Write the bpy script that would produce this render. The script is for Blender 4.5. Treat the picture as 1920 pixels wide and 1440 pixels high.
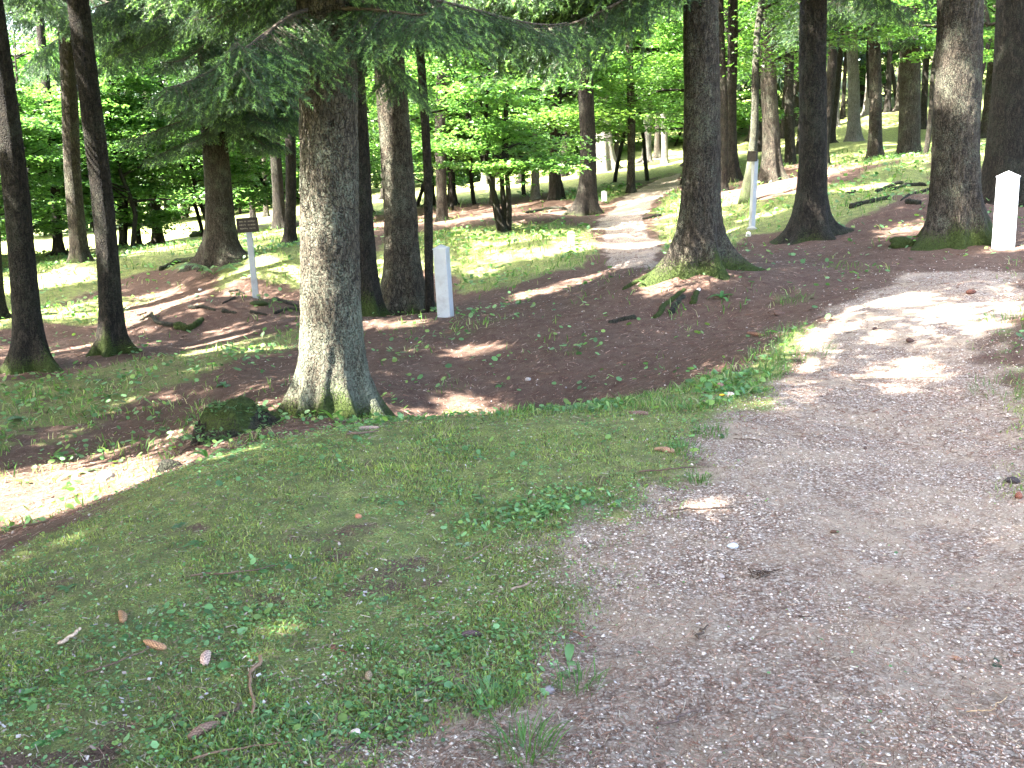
import bpy, math, random
import numpy as np
from math import radians, sin, cos, pi, sqrt

# ------------------------------------------------------------------ camera, world, sun, exposure
scene = bpy.context.scene
for o in list(bpy.data.objects):
    bpy.data.objects.remove(o)
TH = radians(12.0); FPX = 1884.0; CAMZ = 1.6
cam_d = bpy.data.cameras.new('camera'); cam = bpy.data.objects.new('camera', cam_d)
scene.collection.objects.link(cam); scene.camera = cam
cam.location = (0, 0, CAMZ); cam.rotation_euler = (pi/2 - TH, 0, 0)
cam_d.sensor_width = 36; cam_d.lens = 36*FPX/1920; cam_d.clip_end = 2000; cam_d.clip_start = .05

SUN_EL = radians(52); SUN_AZ = radians(24)      # from the left, a little behind the camera
S = np.array([-cos(SUN_EL)*cos(SUN_AZ), -cos(SUN_EL)*sin(SUN_AZ), sin(SUN_EL)])
world = bpy.data.worlds.new('World'); scene.world = world; world.use_nodes = True
wn = world.node_tree.nodes; wl = world.node_tree.links
sky = wn.new('ShaderNodeTexSky'); sky.sky_type = 'NISHITA'; sky.sun_disc = False
sky.sun_elevation = SUN_EL; sky.sun_rotation = math.atan2(S[0], S[1]); sky.air_density = .85; sky.dust_density = 4.5; sky.ozone_density = .4
bg = wn['Background']; bg.inputs['Strength'].default_value = 0.15
wl.new(sky.outputs[0], bg.inputs['Color'])
sl = bpy.data.lights.new('sun', 'SUN'); sl.energy = 4.4; sl.angle = radians(.53); sl.color = (1, .955, .88)
so = bpy.data.objects.new('sun', sl); scene.collection.objects.link(so)
from mathutils import Vector, Matrix
so.rotation_euler = Vector(tuple(S)).to_track_quat('Z', 'Y').to_euler()
so.location = (-20, -5, 30)
vs = scene.view_settings
vs.view_transform = 'Standard'; vs.look = 'None'; vs.gamma = 1; vs.use_curve_mapping = False
vs.exposure = 4.32
cy = scene.cycles
cy.use_denoising = True; cy.max_bounces = 8; cy.diffuse_bounces = 4; cy.glossy_bounces = 2
cy.transmission_bounces = 5; cy.transparent_max_bounces = 8; cy.caustics_reflective = False; cy.caustics_refractive = False
cy.sample_clamp_indirect = 8

# ------------------------------------------------------------------ numbers
R = np.random.default_rng(7)
random.seed(5)

def ray(px, py):
    dx = (px-960)/FPX; dy = (720-py)/FPX
    return np.array([dx, cos(TH)+dy*sin(TH), -sin(TH)+dy*cos(TH)])
def at(px, py, Y):
    d = ray(px, py); t = Y/d[1]
    return np.array([t*d[0], Y, CAMZ+t*d[2]])

def _h(ix, iy, iz, seed):
    n = (ix*374761393 + iy*668265263 + iz*2147483647 + seed*1274126177) & 0xffffffff
    n = ((n ^ (n >> 13))*1274126177) & 0xffffffff
    n = ((n ^ (n >> 16))*2246822519) & 0xffffffff
    return ((n ^ (n >> 15)) & 0xffffff)/float(0xffffff)
def vnoise(x, y, z=0., seed=0):
    x, y, z = np.broadcast_arrays(np.asarray(x, float), np.asarray(y, float), np.asarray(z, float))
    ix = np.floor(x).astype(np.int64); iy = np.floor(y).astype(np.int64); iz = np.floor(z).astype(np.int64)
    fx = x-ix; fy = y-iy; fz = z-iz
    fx = fx*fx*(3-2*fx); fy = fy*fy*(3-2*fy); fz = fz*fz*(3-2*fz)
    def c(a, b, d): return _h(ix+a, iy+b, iz+d, seed)
    a0 = (c(0,0,0)*(1-fx)+c(1,0,0)*fx)*(1-fy)+(c(0,1,0)*(1-fx)+c(1,1,0)*fx)*fy
    a1 = (c(0,0,1)*(1-fx)+c(1,0,1)*fx)*(1-fy)+(c(0,1,1)*(1-fx)+c(1,1,1)*fx)*fy
    return (a0*(1-fz)+a1*fz)*2-1
def fbm(x, y, z=0., seed=0, o=3, g=.5):
    s = 0; a = 1; n = 0
    for k in range(o):
        s = s+a*vnoise(x*2**k, y*2**k, z*2**k if not np.isscalar(z) or z else z, seed+k*17); n += a; a *= g
    return s/n

# ------------------------------------------------------------------ terrain heights: measured points of the place
CP = [
(0,1440,2.5),(480,1440,2.47),(960,1440,2.45),(1440,1440,2.45),(1920,1440,2.42),
(480,1080,3.85),(960,1080,3.8),(1440,1080,3.75),(1920,1080,3.7),
(0,1080,4.1),(150,1000,4.6),(330,905,5.3),(560,820,6.2),(700,797,6.5),(930,776,6.8),(1200,745,7.2),(1400,695,7.85),(1500,625,9.0),
(700,900,5.05),(1100,900,5.0),(1500,900,4.95),(1920,900,4.9),(1500,800,6.1),(1920,800,5.9),(1600,700,7.5),(1920,700,7.0),
(1700,600,9.0),(1920,600,8.5),(1700,540,10.4),(1900,520,10.5),(1880,461,12.4),(1500,500,12.5),(1400,500,12.2),(1310,492,12.),
(1280,560,11.2),(1200,600,10.7),(1100,650,10.),(1000,700,9.5),(930,760,9.0),(1200,680,9.3),(1300,640,9.7),(1400,600,10.2),(1250,728,8.0),
(830,700,9.8),(750,765,8.6),(1050,742,8.7),(700,620,11.8),(835,598,12.6),(1000,560,13),(1130,520,13.5),(1180,500,14),(760,590,13.8),(685,590,13.2),
(900,530,16),(980,500,16.5),(900,470,18),(1060,450,17.5),(1130,480,15.8),(1190,470,16.5),(1190,448,18),(1180,400,23),(1190,375,27),(1250,345,32),
(1100,405,25),(945,432,21),(1000,400,24),(830,415,27),(1050,375,29),(860,370,36),(700,400,34),(760,380,36),(1140,325,38),(1000,345,38),
(1270,300,42),(880,345,42),(1270,255,52),(860,312,60),
(1520,445,15),(1400,440,16),(1440,380,18.5),(1445,340,24),(1360,350,25),(1480,300,32),(1640,305,27),(1650,310,20.5),(1740,300,20),(1703,290,25),
(1600,370,17.5),(1700,380,15.5),(1600,430,15),(1785,450,13),(1800,420,14.5),(1885,385,17),(1600,265,36),(1620,215,46),(1400,280,45),(1500,250,46),(1850,260,36),
(30,1000,6.0),(150,930,6.6),(300,885,6.5),(0,860,8),(200,840,8.2),(400,765,8.8),(440,805,7.6),(100,760,9.8),(300,700,10.6),(450,690,10.2),(550,725,9.),(640,765,7.9),
(62,690,11.5),(215,665,12.2),(0,700,11.2),(500,640,12),(330,650,12.6),(400,560,14.8),(300,590,14),(480,565,14.6),(560,600,13.2),(230,620,14),
(80,650,14),(0,620,16),(120,600,17),(200,540,20),(400,530,18.5),(415,495,20),(300,500,21),(520,490,19),(600,460,20),(560,440,24),(545,457,23),(520,430,27),
(150,490,22),(300,465,27),(100,500,24),(0,480,27),(450,450,30),(250,470,38),(470,415,38),(600,395,38),(0,450,45),(200,440,60)]
CW = [(-1.2,8.0,-.38),(0,8.0,-.5),(-.6,8.6,-.6),(.4,8.7,-.55),(0,0,0),(-1,1.2,0),(1.5,1.2,.02),(-3,0,-.25),(-5,3,-.6),(3,0,.15),(4,5,.3),(6,9,.6),(-4.5,6.,-.72),(-8,8,-1.1),
(-5,16.6,-.85),(-3.6,16.6,-.7),(-6.3,16.4,-1.0),(-60,60,-6),(-60,130,-6),(0,130,7),(60,130,18),(60,60,10),(-60,0,-5),(50,0,4),(0,-30,0),(-30,-30,-2),(30,-30,2),(-30,20,-2.6),(25,20,3.2),(-12,-4,-.8),(8,-5,.5),
(0,260,12),(-220,250,5),(220,250,30),(-220,0,-8),(220,0,14),(0,-220,0),(-220,-220,0),(220,-220,5),(-60,90,-5),(-25,90,-2),(25,90,9),(0,80,3.6)]
_C = np.array([at(*c) for c in CP]+[np.array(w, float) for w in CW])
def _ker(r2): return np.sqrt(r2+.5)
def _solve():
    x = _C[:, 0]; y = _C[:, 1]; n = len(_C)
    r2 = (x[:, None]-x)**2+(y[:, None]-y)**2
    A = np.zeros((n+3, n+3)); A[:n, :n] = _ker(r2)-np.eye(n)*.03
    A[:n, n] = 1; A[:n, n+1] = x; A[:n, n+2] = y; A[n:, :n] = A[:n, n:].T
    return np.linalg.solve(A, np.concatenate([_C[:, 2], [0, 0, 0]]))
_W = _solve()
def H(x, y):
    x = np.atleast_1d(np.asarray(x, float)); y = np.atleast_1d(np.asarray(y, float))
    sh = x.shape; x = x.ravel(); y = y.ravel(); out = np.empty(len(x))
    for i in range(0, len(x), 20000):
        a = x[i:i+20000]; b = y[i:i+20000]
        k = _ker((a[:, None]-_C[:, 0])**2+(b[:, None]-_C[:, 1])**2)
        z = k@_W[:-3]+_W[-3]+_W[-2]*a+_W[-1]*b
        r = np.hypot(a, b)
        z += .035*fbm(a*.9, b*.9, 0, 3, 3)*np.clip(r/6, .3, 2.5)+.008*vnoise(a*7, b*7, 0, 9)+.009*fbm(a*3.1, b*3.1, 0, 12, 2)
        out[i:i+20000] = z
    return out.reshape(sh)
def H1(x, y): return float(H(x, y)[0])
def hit(px, py, tmin=1.5, tmax=90):
    d = ray(px, py); t = np.geomspace(tmin, tmax, 1500)
    x = t*d[0]; y = t*d[1]; z = CAMZ+t*d[2]; u = z-H(x, y)
    k = np.argmax(u < 0)
    if u[k] >= 0: k = len(t)-1
    return np.array([x[k], y[k], float(H(x[k], y[k])[0])])
def hits(L): return np.array([hit(a, b)[:2] for a, b in L])

def poly_sd(x, y, P):
    """signed distance, positive inside"""
    d = np.full(x.shape, 1e9); ins = np.zeros(x.shape, bool); n = len(P)
    for i in range(n):
        a = P[i]; b = P[(i+1) % n]; e = b-a
        t = np.clip(((x-a[0])*e[0]+(y-a[1])*e[1])/(e@e+1e-12), 0, 1)
        d = np.minimum(d, np.hypot(x-a[0]-t*e[0], y-a[1]-t*e[1]))
        c = ((a[1] > y) != (b[1] > y)) & (x < (b[0]-a[0])*(y-a[1])/(b[1]-a[1]+1e-12)+a[0])
        ins ^= c
    return np.where(ins, d, -d)
def sstep(a, b, v):
    t = np.clip((v-a)/(b-a), 0, 1); return t*t*(3-2*t)

_P1 = hits([(720,1439),(890,1240),(1140,1030),(1285,880),(1420,750),(1500,680),(1520,612),(1620,560),(1700,520),(1850,505),(1890,545),(1850,640),(1870,760),(1919,900)])
_P1 = np.vstack([_P1, [[2.9,4.2],[3.1,2.4],[3.0,-2],[3.5,-12],[.5,-12],[-.3,-2],[-.45,1.2]]])
_P2 = hits([(1120,512),(1255,498),(1240,450),(1212,440),(1215,400),(1235,372),(1280,350),(1280,322),(1215,345),(1150,380),(1105,420),(1120,450)])
_P3 = hits([(-150,690),(60,665),(200,640),(250,625),(180,612),(60,620),(-150,650)])
_P2s = [(_P1, 1.), (_P2, 1.)]
_G = []   # polygon, strength
def G(st, soft, L): _G.append((hits(L), st, soft))
G(1., .25, [(-250,1439),(-200,1080),(0,1050),(150,965),(240,920),(330,882),(560,818),(700,795),(930,775),(1200,745),(1400,690),(1460,630),(1520,600),(1505,690),(1420,760),(1300,880),(1180,1020),(950,1240),(800,1439)])
G(.6, .6, [(-150,720),(60,705),(215,680),(400,640),(560,615),(565,650),(400,700),(200,800),(-100,900)])
G(.28, .6, [(-100,850),(250,740),(480,720),(560,800),(330,860),(-50,1000)])
G(.95, .8, [(-200,500),(0,450),(250,455),(420,440),(560,430),(610,470),(600,540),(540,552),(440,536),(300,548),(215,600),(-200,640)])
G(1., .7, [(760,440),(900,425),(1060,412),(1115,440),(1125,500),(960,530),(880,545),(800,500),(700,560),(690,480)])
G(.9, .7, [(1260,455),(1240,430),(1300,385),(1440,375),(1560,345),(1700,300),(1750,300),(1740,360),(1640,400),(1580,430),(1480,425),(1400,440),(1360,470),(1280,480)])
G(.75, .8, [(1275,345),(1360,352),(1500,305),(1640,315),(1700,300),(1900,330),(1919,200),(1600,200),(1300,255)])
G(.95, .35, [(1255,500),(1244,450),(1222,400),(1245,372),(1290,352),(1345,380),(1300,440),(1275,500)])
G(.95, .5, [(1040,376),(1150,376),(1205,348),(1150,328),(1040,343)])
G(.9, .3, [(1030,500),(1020,430),(1100,425),(1118,450),(1112,512)])
G(.6, .3, [(1880,560),(1919,545),(1919,800),(1840,790),(1815,700)])
_D = [(hits([(-200,885),(60,872),(200,866),(330,862),(330,866),(200,902),(60,950),(-150,990)]), .85, .25),
      (hits([(200,560),(400,535),(420,500),(300,508),(200,530),(40,580)]), .8, .6),
      (hits([(790,415),(1000,420),(1090,405),(1080,380),(940,380),(800,395)]), .9, .8)]
def masks(x, y):
    x = np.asarray(x, float); y = np.asarray(y, float)
    n1 = fbm(x*1.7, y*1.7, 0, 31, 3); n2 = fbm(x*6, y*6, 0, 47, 2)
    path = np.zeros(x.shape)
    for P, s in _P2s:
        sd = poly_sd(x, y, P); path = np.maximum(path, s*(sstep(-.55, .32, sd+.34*n1+.16*n2) if P is _P1 else sstep(-.2, .2, sd-.1+.2*n1+.08*n2)))
        if P is _P1: near = .8*sstep(-1.3, -.7, sd+.3*n1)*(y < 7.2)
    g = near
    for P, s, w in _G:
        sd = poly_sd(x, y, P); g = np.maximum(g, s*sstep(-w*.6, w*.6, sd+w*.7*n1))
    far = sstep(31, 36, y+2*n1)*.95; g = np.maximum(g, far)
    g = np.maximum(g, .35*sstep(.1, .5, n1)*(y > 6))
    for P, s, w in _D:
        g = g*(1-s*sstep(-w*.5, w*.5, poly_sd(x, y, P)+w*.5*n1))
    g = g-.5*sstep(.12, .5, fbm(x*2.6, y*2.6, 0, 141, 3))*(y < 9)
    back = (y < 2.2)
    g = np.where(back & (path < .5), np.maximum(g, .9), g)
    g = g*(1-.92*sstep(.42, .95, path))
    return path, np.clip(g, 0, 1)

# ------------------------------------------------------------------ mesh helpers
COL = scene.collection
def mesh_np(name, V, faces, mats, attrs=None, midx=None, smooth=False):
    V = np.asarray(V, np.float32).reshape(-1, 3)
    F = [np.asarray(f, np.int32) for f in (faces if isinstance(faces, list) else [faces]) if len(f)]
    me = bpy.data.meshes.new(name)
    nl = sum(f.size for f in F); nf = sum(len(f) for f in F)
    me.vertices.add(len(V)); me.loops.add(nl); me.polygons.add(nf)
    me.vertices.foreach_set('co', V.ravel())
    me.loops.foreach_set('vertex_index', np.concatenate([f.ravel() for f in F]))
    tot = np.concatenate([np.full(len(f), f.shape[1], np.int32) for f in F])
    st = np.concatenate([[0], np.cumsum(tot)[:-1]]).astype(np.int32)
    me.polygons.foreach_set('loop_start', st); me.polygons.foreach_set('loop_total', tot)
    if midx is not None: me.polygons.foreach_set('material_index', np.asarray(midx, np.int32))
    me.polygons.foreach_set('use_smooth', np.full(nf, bool(smooth)))
    for m in (mats if isinstance(mats, (list, tuple)) else [mats]): me.materials.append(m)
    me.update(calc_edges=True)
    for k, c in (attrs or {}).items():
        c = np.asarray(c, np.float32); a = np.ones((len(V), 4), np.float32); a[:, :c.shape[1]] = c
        at_ = me.color_attributes.new(k, 'FLOAT_COLOR', 'POINT'); at_.data.foreach_set('color', a.ravel())
    return me
def link(name, me, parent=None, loc=None):
    o = bpy.data.objects.new(name, me); COL.objects.link(o)
    if parent is not None: o.parent = parent
    if loc is not None: o.location = tuple(float(v) for v in loc)
    return o
def tag(o, label=None, cat=None, group=None, kind=None):
    if label: o['label'] = label
    if cat: o['category'] = cat
    if group: o['group'] = group
    if kind: o['kind'] = kind
    return o
def thing(name, loc, label, cat, group=None, rz=0):
    o = bpy.data.objects.new(name, None); COL.objects.link(o); o.empty_display_size = .2
    o.location = tuple(float(v) for v in loc); o.rotation_euler = (0, 0, rz)
    return tag(o, label, cat, group)
def nrm(v): return v/(np.linalg.norm(v, axis=-1, keepdims=True)+1e-12)
def tube(P, r, n=8, cap=True, noise=0., seed=0, squash=1.):
    """rings along a polyline -> verts, quads, tris"""
    P = np.asarray(P, float); r = np.broadcast_to(np.asarray(r, float), (len(P),))
    T = nrm(np.gradient(P, axis=0)); up = np.array([0, 0, 1.]) if abs(T[0, 2]) < .9 else np.array([1., 0, 0])
    A = nrm(np.cross(T, up)); B = np.cross(A, T)
    a = np.arange(n)*2*pi/n
    V = P[:, None]+r[:, None, None]*(np.cos(a)[None, :, None]*A[:, None]+squash*np.sin(a)[None, :, None]*B[:, None])
    if noise:
        nz = vnoise(V[..., 0]*40, V[..., 1]*40, V[..., 2]*40, seed)
        V = P[:, None]+(V-P[:, None])*(1+noise*nz[..., None])
    m = len(P); i = np.arange(m-1)[:, None]*n; j = np.arange(n)[None]; k = (j+1) % n
    Q = np.stack([i+j, i+k, i+n+k, i+n+j], -1).reshape(-1, 4)
    V = V.reshape(-1, 3); Tn = []
    if cap:
        V = np.vstack([V, P[0], P[-1]]); c0 = m*n; c1 = c0+1
        jj = np.arange(n); kk = (jj+1) % n
        Tn = np.vstack([np.stack([np.full(n, c0), kk, jj], -1), np.stack([np.full(n, c1), (m-1)*n+jj, (m-1)*n+kk], -1)])
    return V, Q, np.asarray(Tn, int).reshape(-1, 3)
class MB:
    def __init__(s): s.V = []; s.Q = []; s.T = []; s.mq = []; s.mt = []; s.n = 0; s.c = []
    def add(s, V, Q=(), T=(), m=0, col=None):
        V = np.asarray(V, float); Q = np.asarray(Q, int).reshape(-1, 4); T = np.asarray(T, int).reshape(-1, 3)
        s.V.append(V); s.Q.append(Q+s.n); s.T.append(T+s.n); s.mq += [m]*len(Q); s.mt += [m]*len(T); s.n += len(V)
        s.c.append(np.broadcast_to(np.asarray((1, 1, 1) if col is None else col, float), (len(V), 3)))
    def tube(s, P, r, n=8, m=0, col=None, **k): s.add(*tube(P, r, n, **k), m=m, col=col)
    def build(s, name, mats, parent=None, smooth=True, loc=None):
        me = mesh_np(name, np.vstack(s.V), [np.vstack(s.Q), np.vstack(s.T)], mats, {'tint': np.vstack(s.c)}, s.mq+s.mt, smooth)
        return link(name, me, parent, loc)

# ------------------------------------------------------------------ materials
def newmat(name):
    m = bpy.data.materials.new(name); m.use_nodes = True; nt = m.node_tree
    b = nt.nodes['Principled BSDF']; return m, nt, b
def N(nt, t, **k):
    n = nt.nodes.new(t)
    for a, v in k.items():
        if hasattr(n, a) and a not in ('Scale',): setattr(n, a, v)
        else: n.inputs[a].default_value = v
    return n
def noise(nt, vec, scale, detail=4, rough=.55, dist=0.):
    n = nt.nodes.new('ShaderNodeTexNoise'); n.inputs['Scale'].default_value = scale; n.inputs['Detail'].default_value = detail
    n.inputs['Roughness'].default_value = rough; n.inputs['Distortion'].default_value = dist
    nt.links.new(vec, n.inputs['Vector']); return n.outputs['Fac']
def ramp(nt, fac, stops):
    n = nt.nodes.new('ShaderNodeValToRGB'); e = n.color_ramp.elements
    while len(e) < len(stops): e.new(.5)
    for x, (p, c) in zip(e, stops):
        x.position = p; x.color = (c[0], c[1], c[2], 1) if not np.isscalar(c) else (c, c, c, 1)
    nt.links.new(fac, n.inputs[0]); return n.outputs[0]
def mix(nt, f, a, b, mode='MIX'):
    n = nt.nodes.new('ShaderNodeMix'); n.data_type = 'RGBA'; n.blend_type = mode
    for s, v in ((n.inputs[0], f), (n.inputs[6], a), (n.inputs[7], b)):
        if hasattr(v, 'links'): nt.links.new(v, s)
        else: s.default_value = v if np.isscalar(v) else (*v, 1)
    return n.outputs[2]
def mth(nt, op, a, b=0., c=None, clamp=False):
    n = nt.nodes.new('ShaderNodeMath'); n.operation = op; n.use_clamp = clamp
    for s, v in zip(n.inputs, (a, b, c)):
        if v is None: continue
        if hasattr(v, 'links'): nt.links.new(v, s)
        else: s.default_value = v
    return n.outputs[0]
def pos(nt, scale=None):
    tc = nt.nodes.new('ShaderNodeTexCoord'); v = tc.outputs['Object']
    if scale is not None:
        mp = nt.nodes.new('ShaderNodeMapping'); mp.inputs['Scale'].default_value = scale
        nt.links.new(v, mp.inputs['Vector']); v = mp.outputs[0]
    return v
def bump(nt, b, h, strength=.5, dist=.02):
    n = nt.nodes.new('ShaderNodeBump'); n.inputs['Strength'].default_value = strength; n.inputs['Distance'].default_value = dist
    nt.links.new(h, n.inputs['Height']); nt.links.new(n.outputs[0], b.inputs['Normal'])
def attr(nt, name):
    n = nt.nodes.new('ShaderNodeAttribute'); n.attribute_name = name; return n.outputs['Color']

def m_ground():
    m, nt, b = newmat('forest_floor'); v = pos(nt)
    sep = nt.nodes.new('ShaderNodeSeparateColor'); nt.links.new(attr(nt, 'mask'), sep.inputs[0])
    path, green = sep.outputs[0], sep.outputs[1]
    nf = noise(nt, v, 110, 8, .85, .6); nm = noise(nt, v, 9, 5, .6); nl = noise(nt, v, 1.7, 4, .6); nn = noise(nt, pos(nt, (1, 1, .3)), 260, 3, .7, 1.2)
    lit = ramp(nt, nf, [(.3, (.03, .020, .015)), (.48, (.10, .066, .048)), (.6, (.175, .12, .09)), (.72, (.36, .29, .235))])
    lit = mix(nt, ramp(nt, nm, [(.35, 0.), (.65, 1.)]), lit, mix(nt, 1., lit, (.72, .62, .62), 'MULTIPLY'))
    grn = ramp(nt, nf, [(.38, (.03, .035, .013)), (.49, (.16, .19, .05)), (.58, (.36, .40, .15)), (.78, (.34, .32, .19))])
    grn2 = ramp(nt, nn, [(.3, (.055, .06, .025)), (.6, (.16, .18, .07)), (.75, (.28, .25, .16))])
    grn = mix(nt, ramp(nt, nm, [(.4, 0.), (.6, 1.)]), grn, grn2)
    vo = nt.nodes.new('ShaderNodeTexVoronoi'); vo.inputs['Scale'].default_value = 85; nt.links.new(v, vo.inputs['Vector'])
    sp = nt.nodes.new('ShaderNodeSeparateColor'); nt.links.new(vo.outputs['Color'], sp.inputs[0])
    peb = ramp(nt, sp.outputs[0], [(.0, (.19, .125, .092)), (.4, (.37, .28, .22)), (.7, (.48, .39, .32)), (.95, (.64, .57, .49))])
    dark = ramp(nt, vo.outputs['Distance'], [(.15, 1.), (.65, .35)])
    peb = mix(nt, .75, peb, mix(nt, 1., peb, dark, 'MULTIPLY'))
    sand = ramp(nt, nf, [(.3, (.27, .20, .14)), (.55, (.42, .34, .25)), (.75, (.55, .46, .37))])
    gp = mix(nt, ramp(nt, mth(nt, 'ADD', nl, mth(nt, 'MULTIPLY', nm, .35)), [(.62, 0.), (.80, .75)]), peb, sand)
    gp = mix(nt, ramp(nt, nf, [(.50, 0.), (.62, .55)]), gp, lit)
    g2 = mth(nt, 'ADD', green, mth(nt, 'MULTIPLY', mth(nt, 'SUBTRACT', nm, .5), 1.1))
    g2 = mth(nt, 'ADD', g2, mth(nt, 'MULTIPLY', mth(nt, 'SUBTRACT', nf, .5), .9))
    gf = ramp(nt, g2, [(.42, 0.), (.62, 1.)])
    p2 = mth(nt, 'ADD', path, mth(nt, 'MULTIPLY', mth(nt, 'SUBTRACT', nf, .5), 1.2))
    pf = ramp(nt, p2, [(.4, 0.), (.62, 1.)])
    c = mix(nt, gf, lit, grn); c = mix(nt, pf, c, gp)
    nt.links.new(c, b.inputs['Base Color']); b.inputs['Roughness'].default_value = .95; b.inputs['Specular IOR Level'].default_value = .15
    h = mth(nt, 'ADD', nf, mth(nt, 'MULTIPLY', nm, 2.)); bump(nt, b, h, .8, .02)
    return m
def m_leaf(name, base, trans, tr=.4, rough=.45, spec=.4):
    m, nt, b = newmat(name); t = attr(nt, 'tint')
    n1 = noise(nt, pos(nt), 3.1, 3)
    f = ramp(nt, n1, [(.3, (.75, .8, .75)), (.7, (1.2, 1.15, 1.1))])
    t = mix(nt, 1., t, f, 'MULTIPLY')
    nt.links.new(mix(nt, 1., t, base, 'MULTIPLY'), b.inputs['Base Color']); b.inputs['Roughness'].default_value = rough
    b.inputs['Specular IOR Level'].default_value = spec
    tl = nt.nodes.new('ShaderNodeBsdfTranslucent'); nt.links.new(mix(nt, 1., t, trans, 'MULTIPLY'), tl.inputs['Color'])
    mx = nt.nodes.new('ShaderNodeMixShader'); mx.inputs[0].default_value = tr
    nt.links.new(b.outputs[0], mx.inputs[1]); nt.links.new(tl.outputs[0], mx.inputs[2])
    nt.links.new(mx.outputs[0], nt.nodes['Material Output'].inputs['Surface']); return m
def m_bark(name, c1, c2, c3, lich=(.22, .25, .19), sc=1.):
    m, nt, b = newmat(name); v = pos(nt); vs_ = pos(nt, (1, 1, .32))
    sep = nt.nodes.new('ShaderNodeSeparateColor'); nt.links.new(attr(nt, 'tint'), sep.inputs[0])
    n1 = noise(nt, vs_, 26*sc, 7, .68, .5); n2 = noise(nt, v, 3.2, 4, .6); n3 = noise(nt, v, 75*sc, 5, .7)
    vo = nt.nodes.new('ShaderNodeTexVoronoi'); vo.feature = 'DISTANCE_TO_EDGE'; vo.inputs['Scale'].default_value = 34*sc
    w = nt.nodes.new('ShaderNodeVectorMath'); w.operation = 'MULTIPLY_ADD'; nn = nt.nodes.new('ShaderNodeTexNoise'); nn.inputs['Scale'].default_value = 14
    nt.links.new(v, nn.inputs['Vector']); nt.links.new(nn.outputs['Color'], w.inputs[0]); w.inputs[1].default_value = (.09, .09, .09); nt.links.new(vs_, w.inputs[2])
    nt.links.new(w.outputs[0], vo.inputs['Vector'])
    crack = ramp(nt, vo.outputs['Distance'], [(.0, 0.), (.11, 1.)])
    c = ramp(nt, n1, [(.3, c1), (.5, c2), (.7, c3)])
    c = mix(nt, 1., c, ramp(nt, crack, [(0, .3), (1, 1.)]), 'MULTIPLY')
    lf = ramp(nt, mth(nt, 'ADD', mth(nt, 'MULTIPLY', sep.outputs[2], .22), mth(nt, 'ADD', mth(nt, 'MULTIPLY', n2, .45), mth(nt, 'MULTIPLY', n3, .7))), [(.58, 0.), (.72, .65)])
    c = mix(nt, lf, c, lich)
    mo = ramp(nt, mth(nt, 'ADD', sep.outputs[0], mth(nt, 'MULTIPLY', mth(nt, 'SUBTRACT', n3, .5), 1.0)), [(.45, 0.), (.62, 1.)])
    mossc = ramp(nt, n3, [(.3, (.015, .026, .005)), (.6, (.052, .075, .015)), (.75, (.11, .14, .04))])
    c = mix(nt, mo, c, mossc)
    nt.links.new(c, b.inputs['Base Color']); b.inputs['Roughness'].default_value = .9; b.inputs['Specular IOR Level'].default_value = .2
    h = mth(nt, 'ADD', mth(nt, 'MULTIPLY', crack, .7), mth(nt, 'ADD', n1, mth(nt, 'MULTIPLY', n3, .5))); bump(nt, b, h, 1., .035)
    return m
def m_plain(name, stops, scale=20, rough=.8, bs=.3, bd=.004, detail=6, spec=.3):
    m, nt, b = newmat(name); v = pos(nt); n = noise(nt, v, scale, detail, .65)
    c = ramp(nt, n, stops); c = mix(nt, 1., c, attr(nt, 'tint'), 'MULTIPLY')
    nt.links.new(c, b.inputs['Base Color']); b.inputs['Roughness'].default_value = rough; b.inputs['Specular IOR Level'].default_value = spec
    bump(nt, b, n, bs, bd); return m
M_ground = m_ground()
M_spruce = m_bark('spruce_bark', (.014, .011, .008), (.047, .037, .027), (.108, .088, .065), (.15, .165, .115))
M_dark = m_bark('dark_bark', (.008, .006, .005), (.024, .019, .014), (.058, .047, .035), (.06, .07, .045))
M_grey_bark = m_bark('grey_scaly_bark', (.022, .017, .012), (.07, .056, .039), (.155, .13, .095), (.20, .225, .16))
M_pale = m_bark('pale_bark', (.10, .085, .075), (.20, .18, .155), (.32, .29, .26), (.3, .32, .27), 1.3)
M_twig = m_plain('twig_wood', [(.3, (.03, .021, .016)), (.7, (.11, .085, .065))], 60)
M_needle = m_leaf('spruce_needles', (1, 1, 1), (1.3, 1.5, .8), .28, .45, .5)
M_leaf = m_leaf('broad_leaves', (1, 1, 1), (1.9, 2.0, 1.15), .45, .42, .5)
M_herb = m_leaf('ground_leaves', (1, 1, 1), (1.8, 1.9, .9), .35, .5, .35)
M_litter = m_plain('dry_litter', [(.3, (.75, .75, .75)), (.7, (1.15, 1.15, 1.15))], 40, .9)
M_stone = m_plain('limestone', [(.3, (.72, .70, .68)), (.7, (1.1, 1.1, 1.1))], 90, .85, .4, .003)
M_white = m_plain('white_paint', [(.25, (.42, .41, .39)), (.4, (.66, .67, .68)), (.8, (.78, .79, .80))], 7, .55, .1, .002)
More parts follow.
